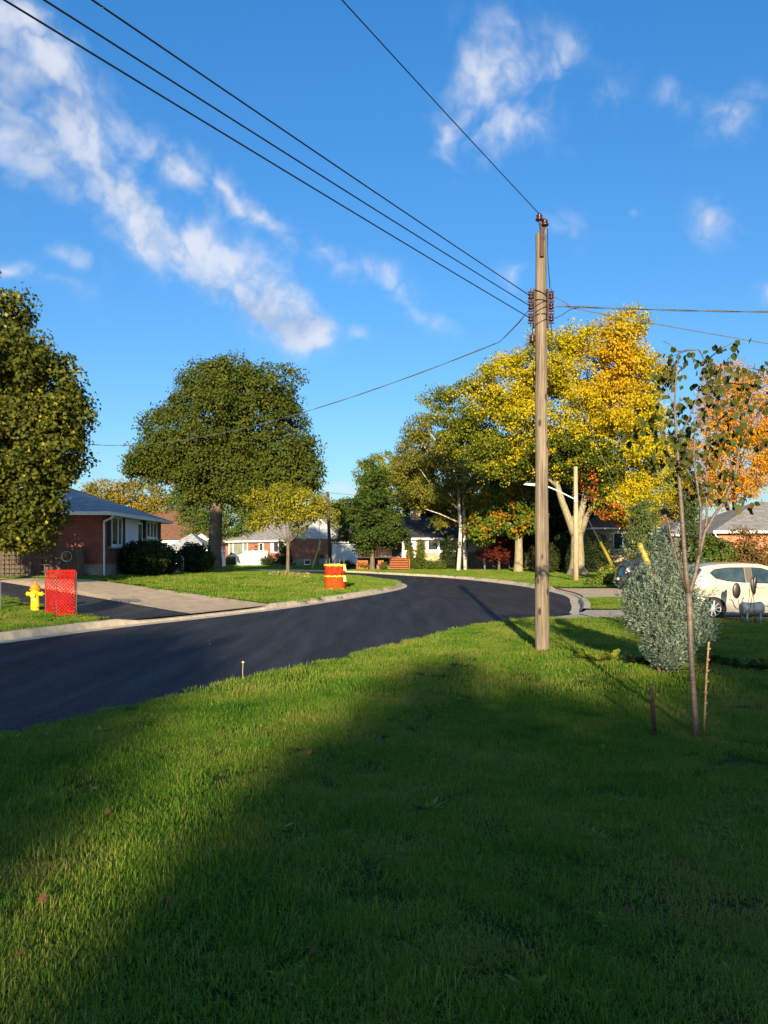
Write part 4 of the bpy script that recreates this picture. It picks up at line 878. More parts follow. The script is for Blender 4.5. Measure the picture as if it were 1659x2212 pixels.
# --- white garage
gx = pt(687,1222,103)
gg = empty('white_garage', 'garage with a white rounded door and dark hip roof beside the thin dark pole', 'garage', (gx.x, 103, .12))
mb = MB(); mb.box((0,0,-.3),(7.2,7,3.1)); mb.build('wall', SID_GREY, gg); hip_roof(gg, 7.2, 7, 3.15, 5.6, .45, SH_DARK)
mb = MB(); mb.box((2.05,-.06,.0),(6.75,-.003,2.95)); d3 = mb.build('door_surround', WHITE, gg)
mb = MB(); mb.prism([(2.3,-.09,0),(6.5,-.09,0),(6.5,-.09,2.3),(6.1,-.09,2.75),(2.7,-.09,2.75),(2.3,-.09,2.3)], (0,.028,0))
for k in range(1, 4): mb.box((2.4,-.10,k*.68-.012),(6.4,-.091,k*.68+.012))
mb.build('garage_door', SID_GREY, gg)
fb = pt(655,1222,101)
wb_ = empty('wooden_gate', 'low brown wooden gate between the brick house and the white garage', 'gate', (fb.x, 101, .1))
mb = MB()
for k in range(12): mb.box((k*.22,0,0),(k*.22+.2,.04,1.5+.03*(k%2)))
mb.build('boards', WOODDARK, wb_)
for x in (0, 2.6): mb = MB(); mb.box((x-.06,.05,-.1),(x+.06,.16,1.7)); mb.build('post', WOODDARK, wb_)
# --- cream house with the orange steps
wy = 80.0; wx0 = pt(868,1228,wy).x; wx1 = pt(1068,1228,wy).x; WW = wx1-wx0
wh = empty('cream_house', 'cream stone house with a dark roof, white banded windows and orange wooden steps', 'house', (wx0, wy, .12))
mb = MB(); mb.box((0,0,-.3),(WW,8.4,3.25)); mb.build('wall', BRICK_TAN, wh)
gable_roof(wh, WW, 8.4, 3.35, 5.5, .5, SH_DARK, WHITE, SID_GREY)
mb = MB(); mb.box((1.0,3.4,4.6),(2.1,4.2,6.3)); mb.build('chimney', BRICK_TAN, wh)
mb = MB(); mb.box((.02,-.06,1.15),(1.45,-.003,3.2)); mb.build('entry_panel', WHITE, wh)
d4 = MB(); d4.box((.12,-.1,1.2),(.82,-.061,3.1)); d4 = d4.build('door', mat('pale_green_door', (.5,.55,.38), rough=.5), wh); mb = MB(); mb.box((.25,-.115,1.9),(.68,-.101,2.95)); mb.build('pane', GLASS, d4)
win(wh, 'f', WW, 2.55, 6.15, 1.75, 3.1, 3, fw=.22, off=0, glass=GLASS)
mb = MB(); mb.box((1.9,-.05,1.95),(2.4,-.003,3.1)); mb.build('shutter', NAVY, wh)
mb = MB(); mb.box((6.4,-.05,1.95),(6.85,-.003,3.1)); mb.build('shutter', NAVY, wh)
mb = MB(); mb.box((1.3,-.18,1.75),(1.75,-.004,2.0)); mb.build('mailbox', BLACK, wh)
win(wh, 'f', WW, 9.0, 9.9, .2, 2.2, 1, fm=WOODDARK)
# deck and steps
dk = empty('wooden_deck', 'dark railed wooden deck with orange skirting left of the orange steps', 'deck', (pt(770,1228,79).x, 79, .1))
Ld = pt(848,1228,79).x-pt(770,1228,79).x
mb = MB(); mb.box((0,-.4,1.15),(Ld,3.2,1.25)); mb.build('deck_floor', WOODDARK, dk)
mb = MB()
for k in range(int(Ld/.16)): mb.box((k*.16,-.38,1.26),(k*.16+.06,-.32,2.2))
mb.box((0,-.41,2.202),(Ld,-.29,2.28)); mb.build('railing', WOODDARK, dk)
for x0_, x1_ in ((0,1.4),(2.2,3.0)):
    mb = MB()
    for k in range(int((x1_-x0_)/.2)): mb.box((x0_+k*.2,-.36,0),(x0_+k*.2+.18,-.32,.9))
    mb.build('skirting', WOODORANGE, dk)
pv = MB(); pv.box((0,2.9,0),(Ld+1.6,3.2,3.3)); pv.build('back_wall', SID_DARK, dk)
mb = MB(); mb.prism([(-.5,-.7,3.25),(Ld+1.5,-.7,3.25),(Ld+1.5,3.0,4.4),(-.5,3.0,4.4)], (0,0,.12)); mb.build('porch_roof', SH_DARK, dk)
sp = empty('orange_steps', 'bright orange wooden staircase climbing to the cream house door', 'stairs', (pt(862,1228,78).x, 78.2, .1))
for k in range(7):
    mb = MB(); mb.box((-1.15+.07*k,-.27*(6-k)-.34,.08+.17*k),(.9,-.27*(6-k)-.02,.17*(k+1)-.003)); mb.build('tread', WOODORANGE, sp)
mb = MB(); mb.prism([(-1.0,-1.85,0),(-1.0,.25,0),(-1.0,.25,1.16)],(1.8,0,0)); mb.build('riser_gap_shade', WOODDARK, sp)  # dark block standing in for the shade in the open riser gaps
mb = MB()
for k in range(8): y = -.27*k*.9; mb.bar((.98,y-.1,1.2-k*.145),(.98,y-.1,2.0-k*.145),.05)
mb.bar((.98,0,2.05),(.98,-2.1,.95),.07); mb.bar((.98,-2.1,0),(.98,-2.1,1.05),.08); mb.build('railing', WOODORANGE, sp)
fence('board_fence', 'grey board fence behind the red japanese maple', (pt(1012,1230,76.5).x,76.5,0), (pt(1100,1230,76.5).x,76.5,0), 1.7, zf_, WOODGREY)
kp = gp(1047, 1232, H_far)
mb = MB(); mb.tube([kp+Vector((0,0,-.2)), kp+Vector((0,0,2.0))], .09, 8); mb.lathe(kp+Vector((0,0,2.0)),[(.09,0),(.1,.03),(.02,.08)],8)
tag(mb.build('gate_post', METAL), 'thin grey metal post on the grass right of the birch', 'post')
# --- shaded house behind the golden maple
dh = empty('shaded_house', 'tan brick house with a brown roof half hidden right of the golden maple trunk', 'house', (pt(1286,1240,66).x, 66, .1))
mb = MB(); mb.box((0,0,-.3),(10,8,3.7)); mb.build('wall', BRICK_TAN, dh); hip_roof(dh, 10, 8, 3.8, 6.4, .5, SH_BROWN, WHITE)
win(dh, 'f', 0, 1.5, 3.2, 1.9, 3.4, 2, fm=METAL)
sx_ = pt(1175,1235,84); d5 = empty('dark_house', 'dim dark house with a white window behind the near pole', 'house', (sx_.x, 84, .1))
mb = MB(); mb.box((-8,0,-.3),(10,7,3.4)); mb.build('wall', SID_DARK, d5); gable_roof(d5, 18, 7, 3.5, 5.4, .5, SH_DARK, WOODDARK, SID_DARK, x0=-8)
win(d5, 'f', 0, -2.0, -.6, 2.0, 3.3, 1, off=0); win(d5, 'f', 0, .2, 1.6, 2.0, 3.3, 1, off=0)
# --- orange brick house on the right
rh = empty('orange_brick_house', 'orange brick bungalow with a pale shingle hip roof at the right edge', 'house', (pt(1552,1230,47).x, 47, .0))
mb = MB(); mb.box((0,0,-.3),(13,9,2.95)); mb.build('wall', uvbrick('bright_orange_brick', (.46,.15,.055), (.38,.11,.045), (.42,.24,.15), .3, .11, .014), rh)
hip_roof(rh, 13, 9, 3.05, 5.15, .5, SH_LIGHT, WHITE)
mb = MB(); mb.tube([(-.4,-.45,2.95),(-.3,-.3,2.75),(.05,-.08,2.6),(.05,-.08,0)], .05, 8); mb.build('downspout', WHITE, rh)
win(rh, 'f', 0, 4.2, 5.6, 1.2, 2.7, 2)
wn_ = empty('side_wing', 'grey shingled wing at the left end of the orange brick bungalow', 'house', (pt(1450,1230,52).x, 52.2, .0))
mb = MB(); mb.box((0,0,-.3),(6.4,4,2.9)); mb.build('wall', BRICK_ORANGE, wn_); hip_roof(wn_, 6.4, 4, 3.0, 4.3, .4, SH_LIGHT, WHITE)
# ------------------------------------------------------------------ utility poles and wires
def pole_mat():
    M = bpy.data.materials.new('pole_wood'); M.use_nodes = True; nt = M.node_tree; N = nt.nodes.new; L = nt.links.new
    p = nt.nodes['Principled BSDF']; p.inputs['Roughness'].default_value = .9; p.inputs['Specular IOR Level'].default_value = .15
    tc = N('ShaderNodeTexCoord'); mp = N('ShaderNodeMapping'); L(tc.outputs['Object'], mp.inputs[0]); mp.inputs[3].default_value = (22,22,.55)
    n = N('ShaderNodeTexNoise'); n.inputs['Scale'].default_value = 1.6; n.inputs['Detail'].default_value = 9; n.inputs['Roughness'].default_value = .7; n.inputs['Distortion'].default_value = .6; L(mp.outputs[0], n.inputs['Vector'])
    r = N('ShaderNodeValToRGB'); L(n.outputs['Fac'], r.inputs[0]); e = r.color_ramp.elements
    e[0].position = .34; e[0].color = (.055,.04,.026,1); e[1].position = .66; e[1].color = (.29,.232,.168,1); k = e.new(.47); k.color = (.165,.13,.092,1)
    m2 = N('ShaderNodeMapping'); L(tc.outputs['Object'], m2.inputs[0]); m2.inputs[3].default_value = (5,5,2.3)
    v = N('ShaderNodeTexVoronoi'); v.inputs['Scale'].default_value = 1.0; L(m2.outputs[0], v.inputs['Vector'])
    k = N('ShaderNodeMapRange'); L(v.outputs['Distance'], k.inputs[0]); k.inputs[1].default_value = .10; k.inputs[2].default_value = .20; k.inputs[3].default_value = .85; k.inputs[4].default_value = 0
    mx = N('ShaderNodeMix'); mx.data_type = 'RGBA'; L(k.outputs[0], mx.inputs[0]); L(r.outputs[0], mx.inputs[6]); mx.inputs[7].default_value = (.03,.02,.014,1)
    n3 = N('ShaderNodeTexNoise'); n3.inputs['Scale'].default_value = 1.1; n3.inputs['Detail'].default_value = 4; L(tc.outputs['Object'], n3.inputs['Vector'])
    mr = N('ShaderNodeMapRange'); L(n3.outputs['Fac'], mr.inputs[0]); mr.inputs[1].default_value = .3; mr.inputs[2].default_value = .7; mr.inputs[3].default_value = .72; mr.inputs[4].default_value = 1.15
    sc = N('ShaderNodeVectorMath'); sc.operation = 'SCALE'; L(mx.outputs[2], sc.inputs[0]); L(mr.outputs[0], sc.inputs['Scale']); L(sc.outputs[0], p.inputs['Base Color'])
    b = N('ShaderNodeBump'); b.inputs['Strength'].default_value = .9; b.inputs['Distance'].default_value = .015; L(n.outputs['Fac'], b.inputs['Height']); L(b.outputs[0], p.inputs['Normal'])
    return M
POLE = pole_mat(); RUST = mat('rusty_iron', (.07,.035,.025), rough=.75, var=.4, metal=.3, scale=20)
CERAM = mat('brown_porcelain', (.035,.012,.009), rough=.25, var=.2, spec=.6); WIRE = mat('black_cable', (.010,.011,.013), rough=.5)
WIREG = mat('grey_cable', (.09,.095,.10), rough=.55, var=.3, scale=30); YGUARD = mat('yellow_guard_plastic', (.33,.245,.012), rough=.45, var=.12)
pb = gp(1171.5, 1406, H_near)
PY = pb.y
up = empty('utility_pole', 'weathered wooden utility pole in the near lawn, insulators on two side racks', 'utility pole', pb)
mb = MB(); zt = pt(1168,506,PY).z-pb.z; tilt = pt(1168,506,PY).x-pb.x
nz = 22; mb.tube([(tilt*i/nz+.004*math.sin(i*1.3), .003*math.cos(i), -.3+(zt+.3)*i/nz) for i in range(nz+1)], [.124-.036*i/nz+(.008 if i == 0 else 0) for i in range(nz+1)], 20, jit=.022)
mb.prism([(tilt-.06,-.05,zt-.02),(tilt+.085,-.05,zt-.02),(tilt+.085,-.05,zt+.07),(tilt+.0,-.05,zt+.05)], (0,.11,0)); mb.build('pole', POLE, up)
mb = MB(); mb.box((tilt-.035,-.135,zt-.42),(tilt+.03,-.087,zt+.05)); mb.bar((tilt-.01,-.11,zt),(tilt-.045,-.11,zt+.2),.035); mb.bar((tilt+.02,-.10,zt-.05),(tilt+.05,-.10,zt+.12),.03); mb.build('pole_top_bracket', RUST, up)
for x, z in ((-.045,.17),(.045,.08)):
    mb = MB(); mb.lathe((tilt+x,-.11,zt+z),[(.03,0),(.062,.015),(.068,.04),(.04,.055),(.045,.075),(.055,.09),(.035,.115),(.02,.13)],14); mb.build('insulator', CERAM, up)
zr = [pt(1150,y,PY).z-pb.z for y in (640,662,688)]; RX = {}
for s in (-1, 1):
    mb = MB(); x = tilt*.85+s*.17
    for z in zr:
        for dz in (.075,-.075): mb.box((min(x,tilt*.85+s*.09),-.02,z+dz-.008),(max(x+s*.05,tilt*.85+s*.09),.02,z+dz+.008)) if s > 0 else mb.box((x-.05,-.02,z+dz-.008),(tilt*.85-.09,.02,z+dz+.008))
    xx = tilt*.85+s*.112; mb.box((xx-.014,-.03,zr[2]-.16),(xx+.014,.03,zr[0]+.12)); mb.tube([(x,0,zr[2]-.14),(x,0,zr[0]+.13)], .009, 6); mb.build('insulator_rack', RUST, up)
    for z in zr:
        mb = MB(); mb.lathe((x,0,z-.05),[(.025,0),(.045,.01),(.048,.03),(.028,.045),(.028,.055),(.048,.07),(.045,.09),(.025,.1)],12); mb.build('insulator', CERAM, up)
mb = MB(); mb.lathe((tilt*.8-.15,-.02,zr[2]-.42),[(.02,0),(.05,.02),(.055,.06),(.03,.075),(.05,.09),(.045,.13),(.02,.15)],12); mb.build('insulator', CERAM, up)
mb = MB()
for z in (zr[0]+.03, zr[0]-.09, zr[1]+.04, zr[1]-.06, zr[2]+.05, zr[2]-.07):
    r = .105; ph = random.uniform(-.06,.06); mb.tube([(tilt*.85+r*math.cos(a), r*math.sin(a), z+ph*math.cos(a)) for a in np.linspace(0,6.283,20)], .007, 5)
mb.build('wire_wraps', WIRE, up)
mb = MB(); mb.tube([(tilt+.09,-.11,zt+.05),(tilt+.105,-.06,zt-.4),(tilt+.15,-.02,zr[0]+.13)], .007, 5); mb.tube([(tilt*.8-.14,-.02,zr[2]-.1),(tilt*.8-.155,-.03,zr[2]-.3),(tilt*.8-.105,-.06,zr[2]-.45),(tilt*.8-.10,-.08,zr[2]-.9)], .007, 5); mb.build('jumper_wire', WIRE, up)
mb = MB(); mb.tube([(tilt*.85+.17,0,zr[2]-.1),(tilt*.85+.19,-.01,zr[2]-.5),(tilt*.85+.165,-.02,zr[2]-.9),(tilt*.7+.1,-.06,zr[2]-1.3)], .006, 5); mb.build('jumper_wire', WIRE, up)
def wire(name, label, P, rad, m, cat='cable', group=None, n=6, twist=0):
    P = [Vector(p) for p in P]; mb = MB()
    if twist:
        for ph in (0, math.pi):
            Q = []
            for i, p in enumerate(P): a = i*twist+ph; Q.append(p+Vector((0, math.cos(a)*rad*.9, math.sin(a)*rad*.9)))
            mb.tube(Q, rad*.85, n)
    else: mb.tube(P, rad, n)
    return tag(mb.build(name, m), label, cat, group)
def span(p, q, sag, n=24): return [Vector(p).lerp(Vector(q), i/n)-Vector((0,0,sag*4*(i/n)*(1-i/n))) for i in range(n+1)]
BX = pb.x+tilt*.85
for i, (dx, lab) in enumerate(((266,'upper of the three cables slanting to the upper left, at the left rack'),(170,'middle of the three parallel cables slanting to the upper left'),(91,'lowest of the three parallel cables slanting to the upper left'))):
    p = Vector((BX-.17, PY, pb.z+zr[i])); Yc = (p.z-.12-EYE)/(HOR/F); c = pt(dx, 0, Yc)
    q = p+(c-p)*4.2; wire('overhead_cable', lab, span(p, q, .22), .0082, WIRE, group='three parallel street cables')
p = Vector((pb.x+tilt-.045, PY-.11, pb.z+zt+.29)); Yc = (p.z-.1-EYE)/(HOR/F); c = pt(764, 0, Yc)
wire('overhead_cable', 'single cable rising from the very top of the near pole', span(p, p+(c-p)*5, .2), .0065, WIRE)
p = Vector((BX-.17, PY, pb.z+zr[1]-.02)); q0 = Vector((BX-.55, PY+1.0, pb.z+zr[2]-.12)); far = pt(150, 955, 31)
wire('service_cable', 'grey twisted service line sagging from the near pole to the far left', [p, p.lerp(q0,.35)+Vector((0,0,-.03)), p.lerp(q0,.7)+Vector((0,0,-.02))]+span(q0, far, .75, 40), .008, WIREG, twist=1.2)
p = Vector((BX+.17, PY, pb.z+zr[1])); e1 = pt(1225,662,PY+.1); e2 = pt(1700,664,PY+2); wire('service_cable', 'thick twisted service cable running level to the right edge', [p, p.lerp(e1,.5)]+span(e1, e2+(e2-e1)*1.2, .09, 60), .0105, WIREG, twist=.55)
e1 = pt(1240,666,PY+.1); e2 = pt(1700,742,PY-1); wire('service_cable', 'thinner cable sloping down to the right edge', [p+Vector((0,0,.2)), pt(1215,650,PY), e1]+span(e1, e2+(e2-e1)*1.0, .05, 30)[1:], .008, WIREG)
wire('service_cable', 'short looped lead joining the right rack and the twisted cable', [p+Vector((0,0,-.22)), pt(1212,682,PY), pt(1232,668,PY+.05), pt(1252,664,PY+.1)], .006, WIRE)
# guy wires with their yellow guards
def guy(label, top, anchor, gl, gr, wr):
    top = Vector(top); anchor = Vector(anchor); d = (anchor-top); L = d.length; o = empty('guy_wire', label, 'guy wire', anchor)
    mb = MB(); mb.tube([top-anchor, Vector((0,0,-.1))], wr, 6); mb.build('wire', WIREG, o)
    u = -d/L; mb = MB(); mb.tube([u*.1, u*(gl*.5), u*gl], [gr,gr,gr*.9], 10); mb.build('guard', YGUARD, o); return o
ga = pt(1465,1330,15.6); ga.z = 0.0
guy('steel guy wire of the near pole with a yellow guard behind the blue juniper', (BX+.12, PY+.05, pb.z+zr[2]-.1), ga, 2.3, .058, .006)
# far pole with street light
fp = gp(1244, 1256, H_far); FY = fp.y
f2 = empty('utility_pole', 'thinner wooden pole with a white street light arm before the golden maple', 'utility pole', fp)
zt2 = pt(1244,1008,FY).z-fp.z; mb = MB(); mb.tube([(0,0,-.2),(0,0,zt2*.5),(-.02,0,zt2)], [.17,.14,.11], 14, jit=.03); mb.build('pole', mat('pale_pole_wood', (.42,.31,.19), rough=.9, var=.35, scale=2, stretch=(9,9,.5), bump=.5), f2)
a0 = pt(1241,1078,FY)-fp; a1 = pt(1165,1044,FY)-fp
mb = MB(); mb.tube([a0, a0.lerp(a1,.5)+Vector((0,0,.05)), a1], .038, 8); mb.box((a0.x-.04,-.2,a0.z-.2),(a0.x+.06,-.14,a0.z+.15)); mb.build('lamp_arm', WHITE, f2)
mb = MB(); h = a1; mb.prism([h+Vector((.1,-.12,-.02)), h+Vector((-.85,-.14,.0)), h+Vector((-.95,-.08,-.09)), h+Vector((-.3,-.12,-.16)), h+Vector((.1,-.1,-.1))], (0,.26,0)); mb.build('lamp_head', WHITE, f2)
mb = MB()
for k in range(3): mb.lathe((-.2,-.05,zt2-1.75+.2*k),[(.03,0),(.06,.02),(.06,.09),(.03,.11)],8); mb.box((-.2,-.07,zt2-1.72+.2*k),(-.1,-.03,zt2-1.68+.2*k))
mb.build('insulator_rack', RUST, f2)
ga2 = gp(1326, 1258, H_far)
guy('steel guy wire of the far pole with a yellow guard by the tan house', fp+Vector((.1,0,zt2-1.9)), (ga2.x, ga2.y-1.5, 0.02), 2.9, .09, .014)
# thin dark pole in the background
tp = pt(714,1222,92); tp.z = .1
t3 = empty('utility_pole', 'thin dark utility pole by the white garage, before the sky gap', 'utility pole', tp)
mb = MB(); zt3 = pt(711,1064,92).z; mb.tube([(0,0,-.2),(-.2,0,zt3*.5),(-.35,0,zt3)], [.22,.19,.15], 12); mb.build('pole', BARK_DARK, t3)
mb = MB(); mb.box((-.55,-.06,zt3-2.1),(-.12,.06,zt3-.9)); mb.build('insulator_rack', RUST, t3)
for k, (za, zb) in enumerate(((1086,1092),(1064,1066))):
    p = pt(712,za,92); q = pt(1160,zb,75); r = pt(300,zb-4,80)
    wire('far_cable', ('lower' if k == 0 else 'upper')+' thin far cable strung across the street from the thin dark pole to the right', span(p, q, .6), .022, WIREG)
    if k == 0: wire('far_cable', 'thin far cable strung from the thin dark pole across the big maple', span(p, r, .7), .022, WIREG)
p = fp+Vector((-.2,0,zt2-1.5)); wire('far_cable', 'thin cable from the far pole to the right between the trees', span(p, pt(1500,1090,60), .5), .02, WIREG)
# ------------------------------------------------------------------ hydrant and its orange fence cages
YEL_P = mat('yellow_hydrant_paint', (.74,.50,.008), rough=.4, var=.1, scale=5, spec=.5); ORA_P = mat('orange_hydrant_paint', (.70,.20,.01), rough=.4, var=.1, scale=5, spec=.5)
hb = gp(76, 1320, H_left); hd = empty('fire_hydrant', 'yellow fire hydrant with an orange cap beside the red mesh fence', 'hydrant', hb)
sc = (1320-1252)*K/F*hb.y/.97
def ls(P): return [(r*sc, z*sc) for r, z in P]
mb = MB(); mb.lathe((0,0,-.05),ls([(.17,0),(.17,.07),(.13,.08),(.125,.18),(.14,.185),(.14,.22),(.125,.225),(.122,.66),(.135,.67),(.135,.70)]),20)
mb.build('barrel', YEL_P, hd)
mb = MB(); mb.lathe((0,0,-.05),ls([(.165,.70),(.165,.74),(.15,.745),(.14,.80),(.11,.86),(.07,.90),(.035,.915),(.035,.96),(.02,.97)]),20); mb.build('bonnet', ORA_P, hd)
for s in (-1, 1):
    nz_ = MB(); a = Vector((s*.1*sc,0,.53*sc)); b = Vector((s*.2*sc,0,.53*sc)); nz_.tube([a, b], .06*sc, 12); nz_.tube([b, b+Vector((s*.05*sc,0,0))], .072*sc, 12); nz_.tube([b+Vector((s*.05*sc,0,0)), b+Vector((s*.085*sc,0,0))], .028*sc, 5); nz_.build('nozzle', YEL_P, hd)
nz_ = MB(); nz_.tube([(0,-.1*sc,.50*sc),(0,-.19*sc,.50*sc)], .08*sc, 14); nz_.tube([(0,-.19*sc,.5*sc),(0,-.23*sc,.5*sc)], .03*sc, 5); nz_.build('nozzle', YEL_P, hd)
def plastic_mesh(name, colr):
    M = mat(name, colr, rough=.8, var=.2, scale=4, spec=.1); return M
REDM = plastic_mesh('red_fence_plastic', (.44,.012,.009)); ORAM = plastic_mesh('orange_fence_plastic', (.52,.07,.007)); TAPE = mat('yellow_tape', (.80,.62,.03), rough=.4, var=.15, scale=12)
def net(mb, surf, U, V, cell, w, seg=10):
    """diagonal strands of a plastic fence; surf(u, v) gives the point, u along (m), v up (m)"""
    for sgn in (1, -1):
        n0 = int(-V/cell)-1; n1 = int((U+V)/cell)+1
        for k in range(n0, n1+1):
            c = k*cell; prev = None
            vs = np.linspace(0, V, seg+1)
            pts = []
            for v in vs:
                u = c+v if sgn > 0 else c+V-v
                if 0 <= u <= U: pts.append((u, v))
            if len(pts) < 2: continue
            for (u0, v0), (u1, v1) in zip(pts[:-1], pts[1:]):
                a, b = surf(u0-w/2, v0), surf(u0+w/2, v0); c2, d = surf(u1+w/2, v1), surf(u1-w/2, v1)
                mb.add([a, b, c2, d], [(0,1,2,3)])
    for v in (0, V-.02):
        m_ = max(8, int(U/.1))
        for i in range(m_): 
            u0, u1 = U*i/m_, U*(i+1)/m_; mb.add([surf(u0,v), surf(u1,v), surf(u1,v+.02), surf(u0,v+.02)], [(0,1,2,3)])
cg = gp(130, 1328, H_left); cY = cg.y; k_ = K/F*cY
rf_ = empty('safety_fence', 'red plastic mesh fence wrapped on stakes right beside the hydrant', 'safety fence', cg)
HT = 96*k_
A = Vector((-42*k_,.25,0)); B = Vector((-2*k_,-.22,0)); C_ = Vector((34*k_,.0,0)); D__ = Vector((6*k_,.75,0)); At = Vector((-38*k_,.25,HT)); 
def seg_surf(P, Q, Pt=None):
    L = (Q-P).length; 
    def s(u, v):
        t = u/L; b = P.lerp(Q, t); x = b+Vector((0,0,v))
        if Pt is not None: x += (Pt-P-Vector((0,0,HT)))*(1-t)*(v/HT)
        return tuple(x+Vector((.012*math.sin(v*9+u*5), .015*math.sin(v*7+u*8), 0)))
    return s, L
for P, Q, Pt in ((A,B,At),(B,C_,None),(C_,D__,None),(D__,A,None)):
    s, L = seg_surf(P, Q, Pt); mb = MB(); net(mb, s, L, HT, .088, .023, 26); mb.build('mesh_panel', REDM, rf_)
for p in (A, B, C_, D__): mb = MB(); mb.box((p.x-.011,p.y+.03,-.3),(p.x+.011,p.y+.05,HT-.04)); mb.build('stake', WOODGREY, rf_)
rb = gp(722, 1274, H_left); rY = rb.y; k_ = K/F*rY; rr = 23.5*k_; HT2 = 55*k_
rb.y += rr
bg_ = empty('safety_fence', 'round orange mesh enclosure with yellow tape, alone on the corner lawn', 'safety fence', rb)
def cyl(r, z0): return lambda u, v: (r*math.cos(u/r+.2)*(1+.02*math.sin(v*6+u*3)), r*math.sin(u/r+.2)*(1+.02*math.sin(v*5-u*4)), z0+v)
hm = HT2*.53
mb = MB(); net(mb, cyl(rr, 0), 2*math.pi*rr, hm, .11, .028, 14); mb.build('mesh_panel', ORAM, bg_)
mb = MB(); net(mb, cyl(rr*.99, hm-.05), 2*math.pi*rr, HT2-hm, .13, .034, 14); p_ = mb.build('mesh_panel', REDM, bg_); p_['label'] = 'red upper mesh'
mb = MB(); net(mb, cyl(rr*.93, 0.03), 2*math.pi*rr*.93, HT2-.1, .10, .036, 14); mb.build('inner_mesh', ORAM, bg_)
for z, hh in ((HT2-.08,.075),(hm-.03,.05),(.0,.04)):
    mb = MB(); n = 60; vs = []; fs = []
    for i in range(n):
        a = 2*math.pi*i/n; r = rr*1.02+.012*random.uniform(-1,1); j = random.uniform(-.02,.02); vs += [(r*math.cos(a), r*math.sin(a), z+j), (r*math.cos(a), r*math.sin(a), z+hh+random.uniform(-.02,.03))]
    for i in range(n): q = (i+1)%n; fs.append((2*i,2*q,2*q+1,2*i+1))
    mb.add(vs, fs)
    if hh != .04:
        for a in (-.7,-.55): x, y = rr*1.04*math.cos(a), rr*1.04*math.sin(a); mb.add([(x,y,z+.05),(x+.06,y,z+.05),(x+.1,y-.05,z-.2),(x+.03,y-.05,z-.22)], [(0,1,2,3)])
    mb.build('tape', TAPE, bg_)
for a, ex in ((-2.6,.22),(-2.1,.30),(-1.0,.24),(-.3,.30),(1.6,.2)):
    mb = MB(); x, y = rr*.9*math.cos(a), rr*.9*math.sin(a); mb.box((x-.018,y-.018,-.3),(x+.018,y+.018,HT2+ex)); mb.build('stake', WOODGREY, bg_)
mb = MB(); mb.tube([(math.cos(a)*.17, -.2, .02+math.sin(a)*.5) for a in np.linspace(0,math.pi,14)], .018, 6); mb.build('hoop', mat('magenta_hose', (.45,.05,.28), rough=.4), bg_)
wp = gp(-3, 1318, H_left); mb = MB(); mb.box((wp.x-.05,wp.y-.04,wp.z-.2),(wp.x+.05,wp.y+.04,wp.z+.75)); mb.prism([(wp.x-.05,wp.y-.04,wp.z+.752),(wp.x+.05,wp.y-.04,wp.z+.752),(wp.x,wp.y-.04,wp.z+.80)],(0,.08,0))
tag(mb.build('marker_post', WHITE), 'white marker post cut by the left edge of the photo', 'post')
st_ = gp(1045/2.765*K/K*0+ (850+1045/2.765)/3024*1659, (1950+795/2.765)/4032*2212, H_far)
o = empty('leaning_board', 'yellow wooden board leaning beside the brick house', 'board', st_); mb = MB(); mb.bar((0,0,0),(1.0,.15,3.1),.16,.06); mb.build('board', mat('yellow_board', (.5,.36,.06), rough=.7), o)
mb = MB(); q = gp(525, 1472, H_near); mb.tube([q, q+Vector((-.005,0,.14)), q+Vector((.0,0,.245))], .0045, 5); mb.lathe(q+Vector((0,0,.245)),[(.006,-.012),(.016,-.004),(.018,.008),(.008,.018)],8)
tag(mb.build('marker_pin', STAKE), 'slim stalk with a small round head standing at the road edge', 'marker')
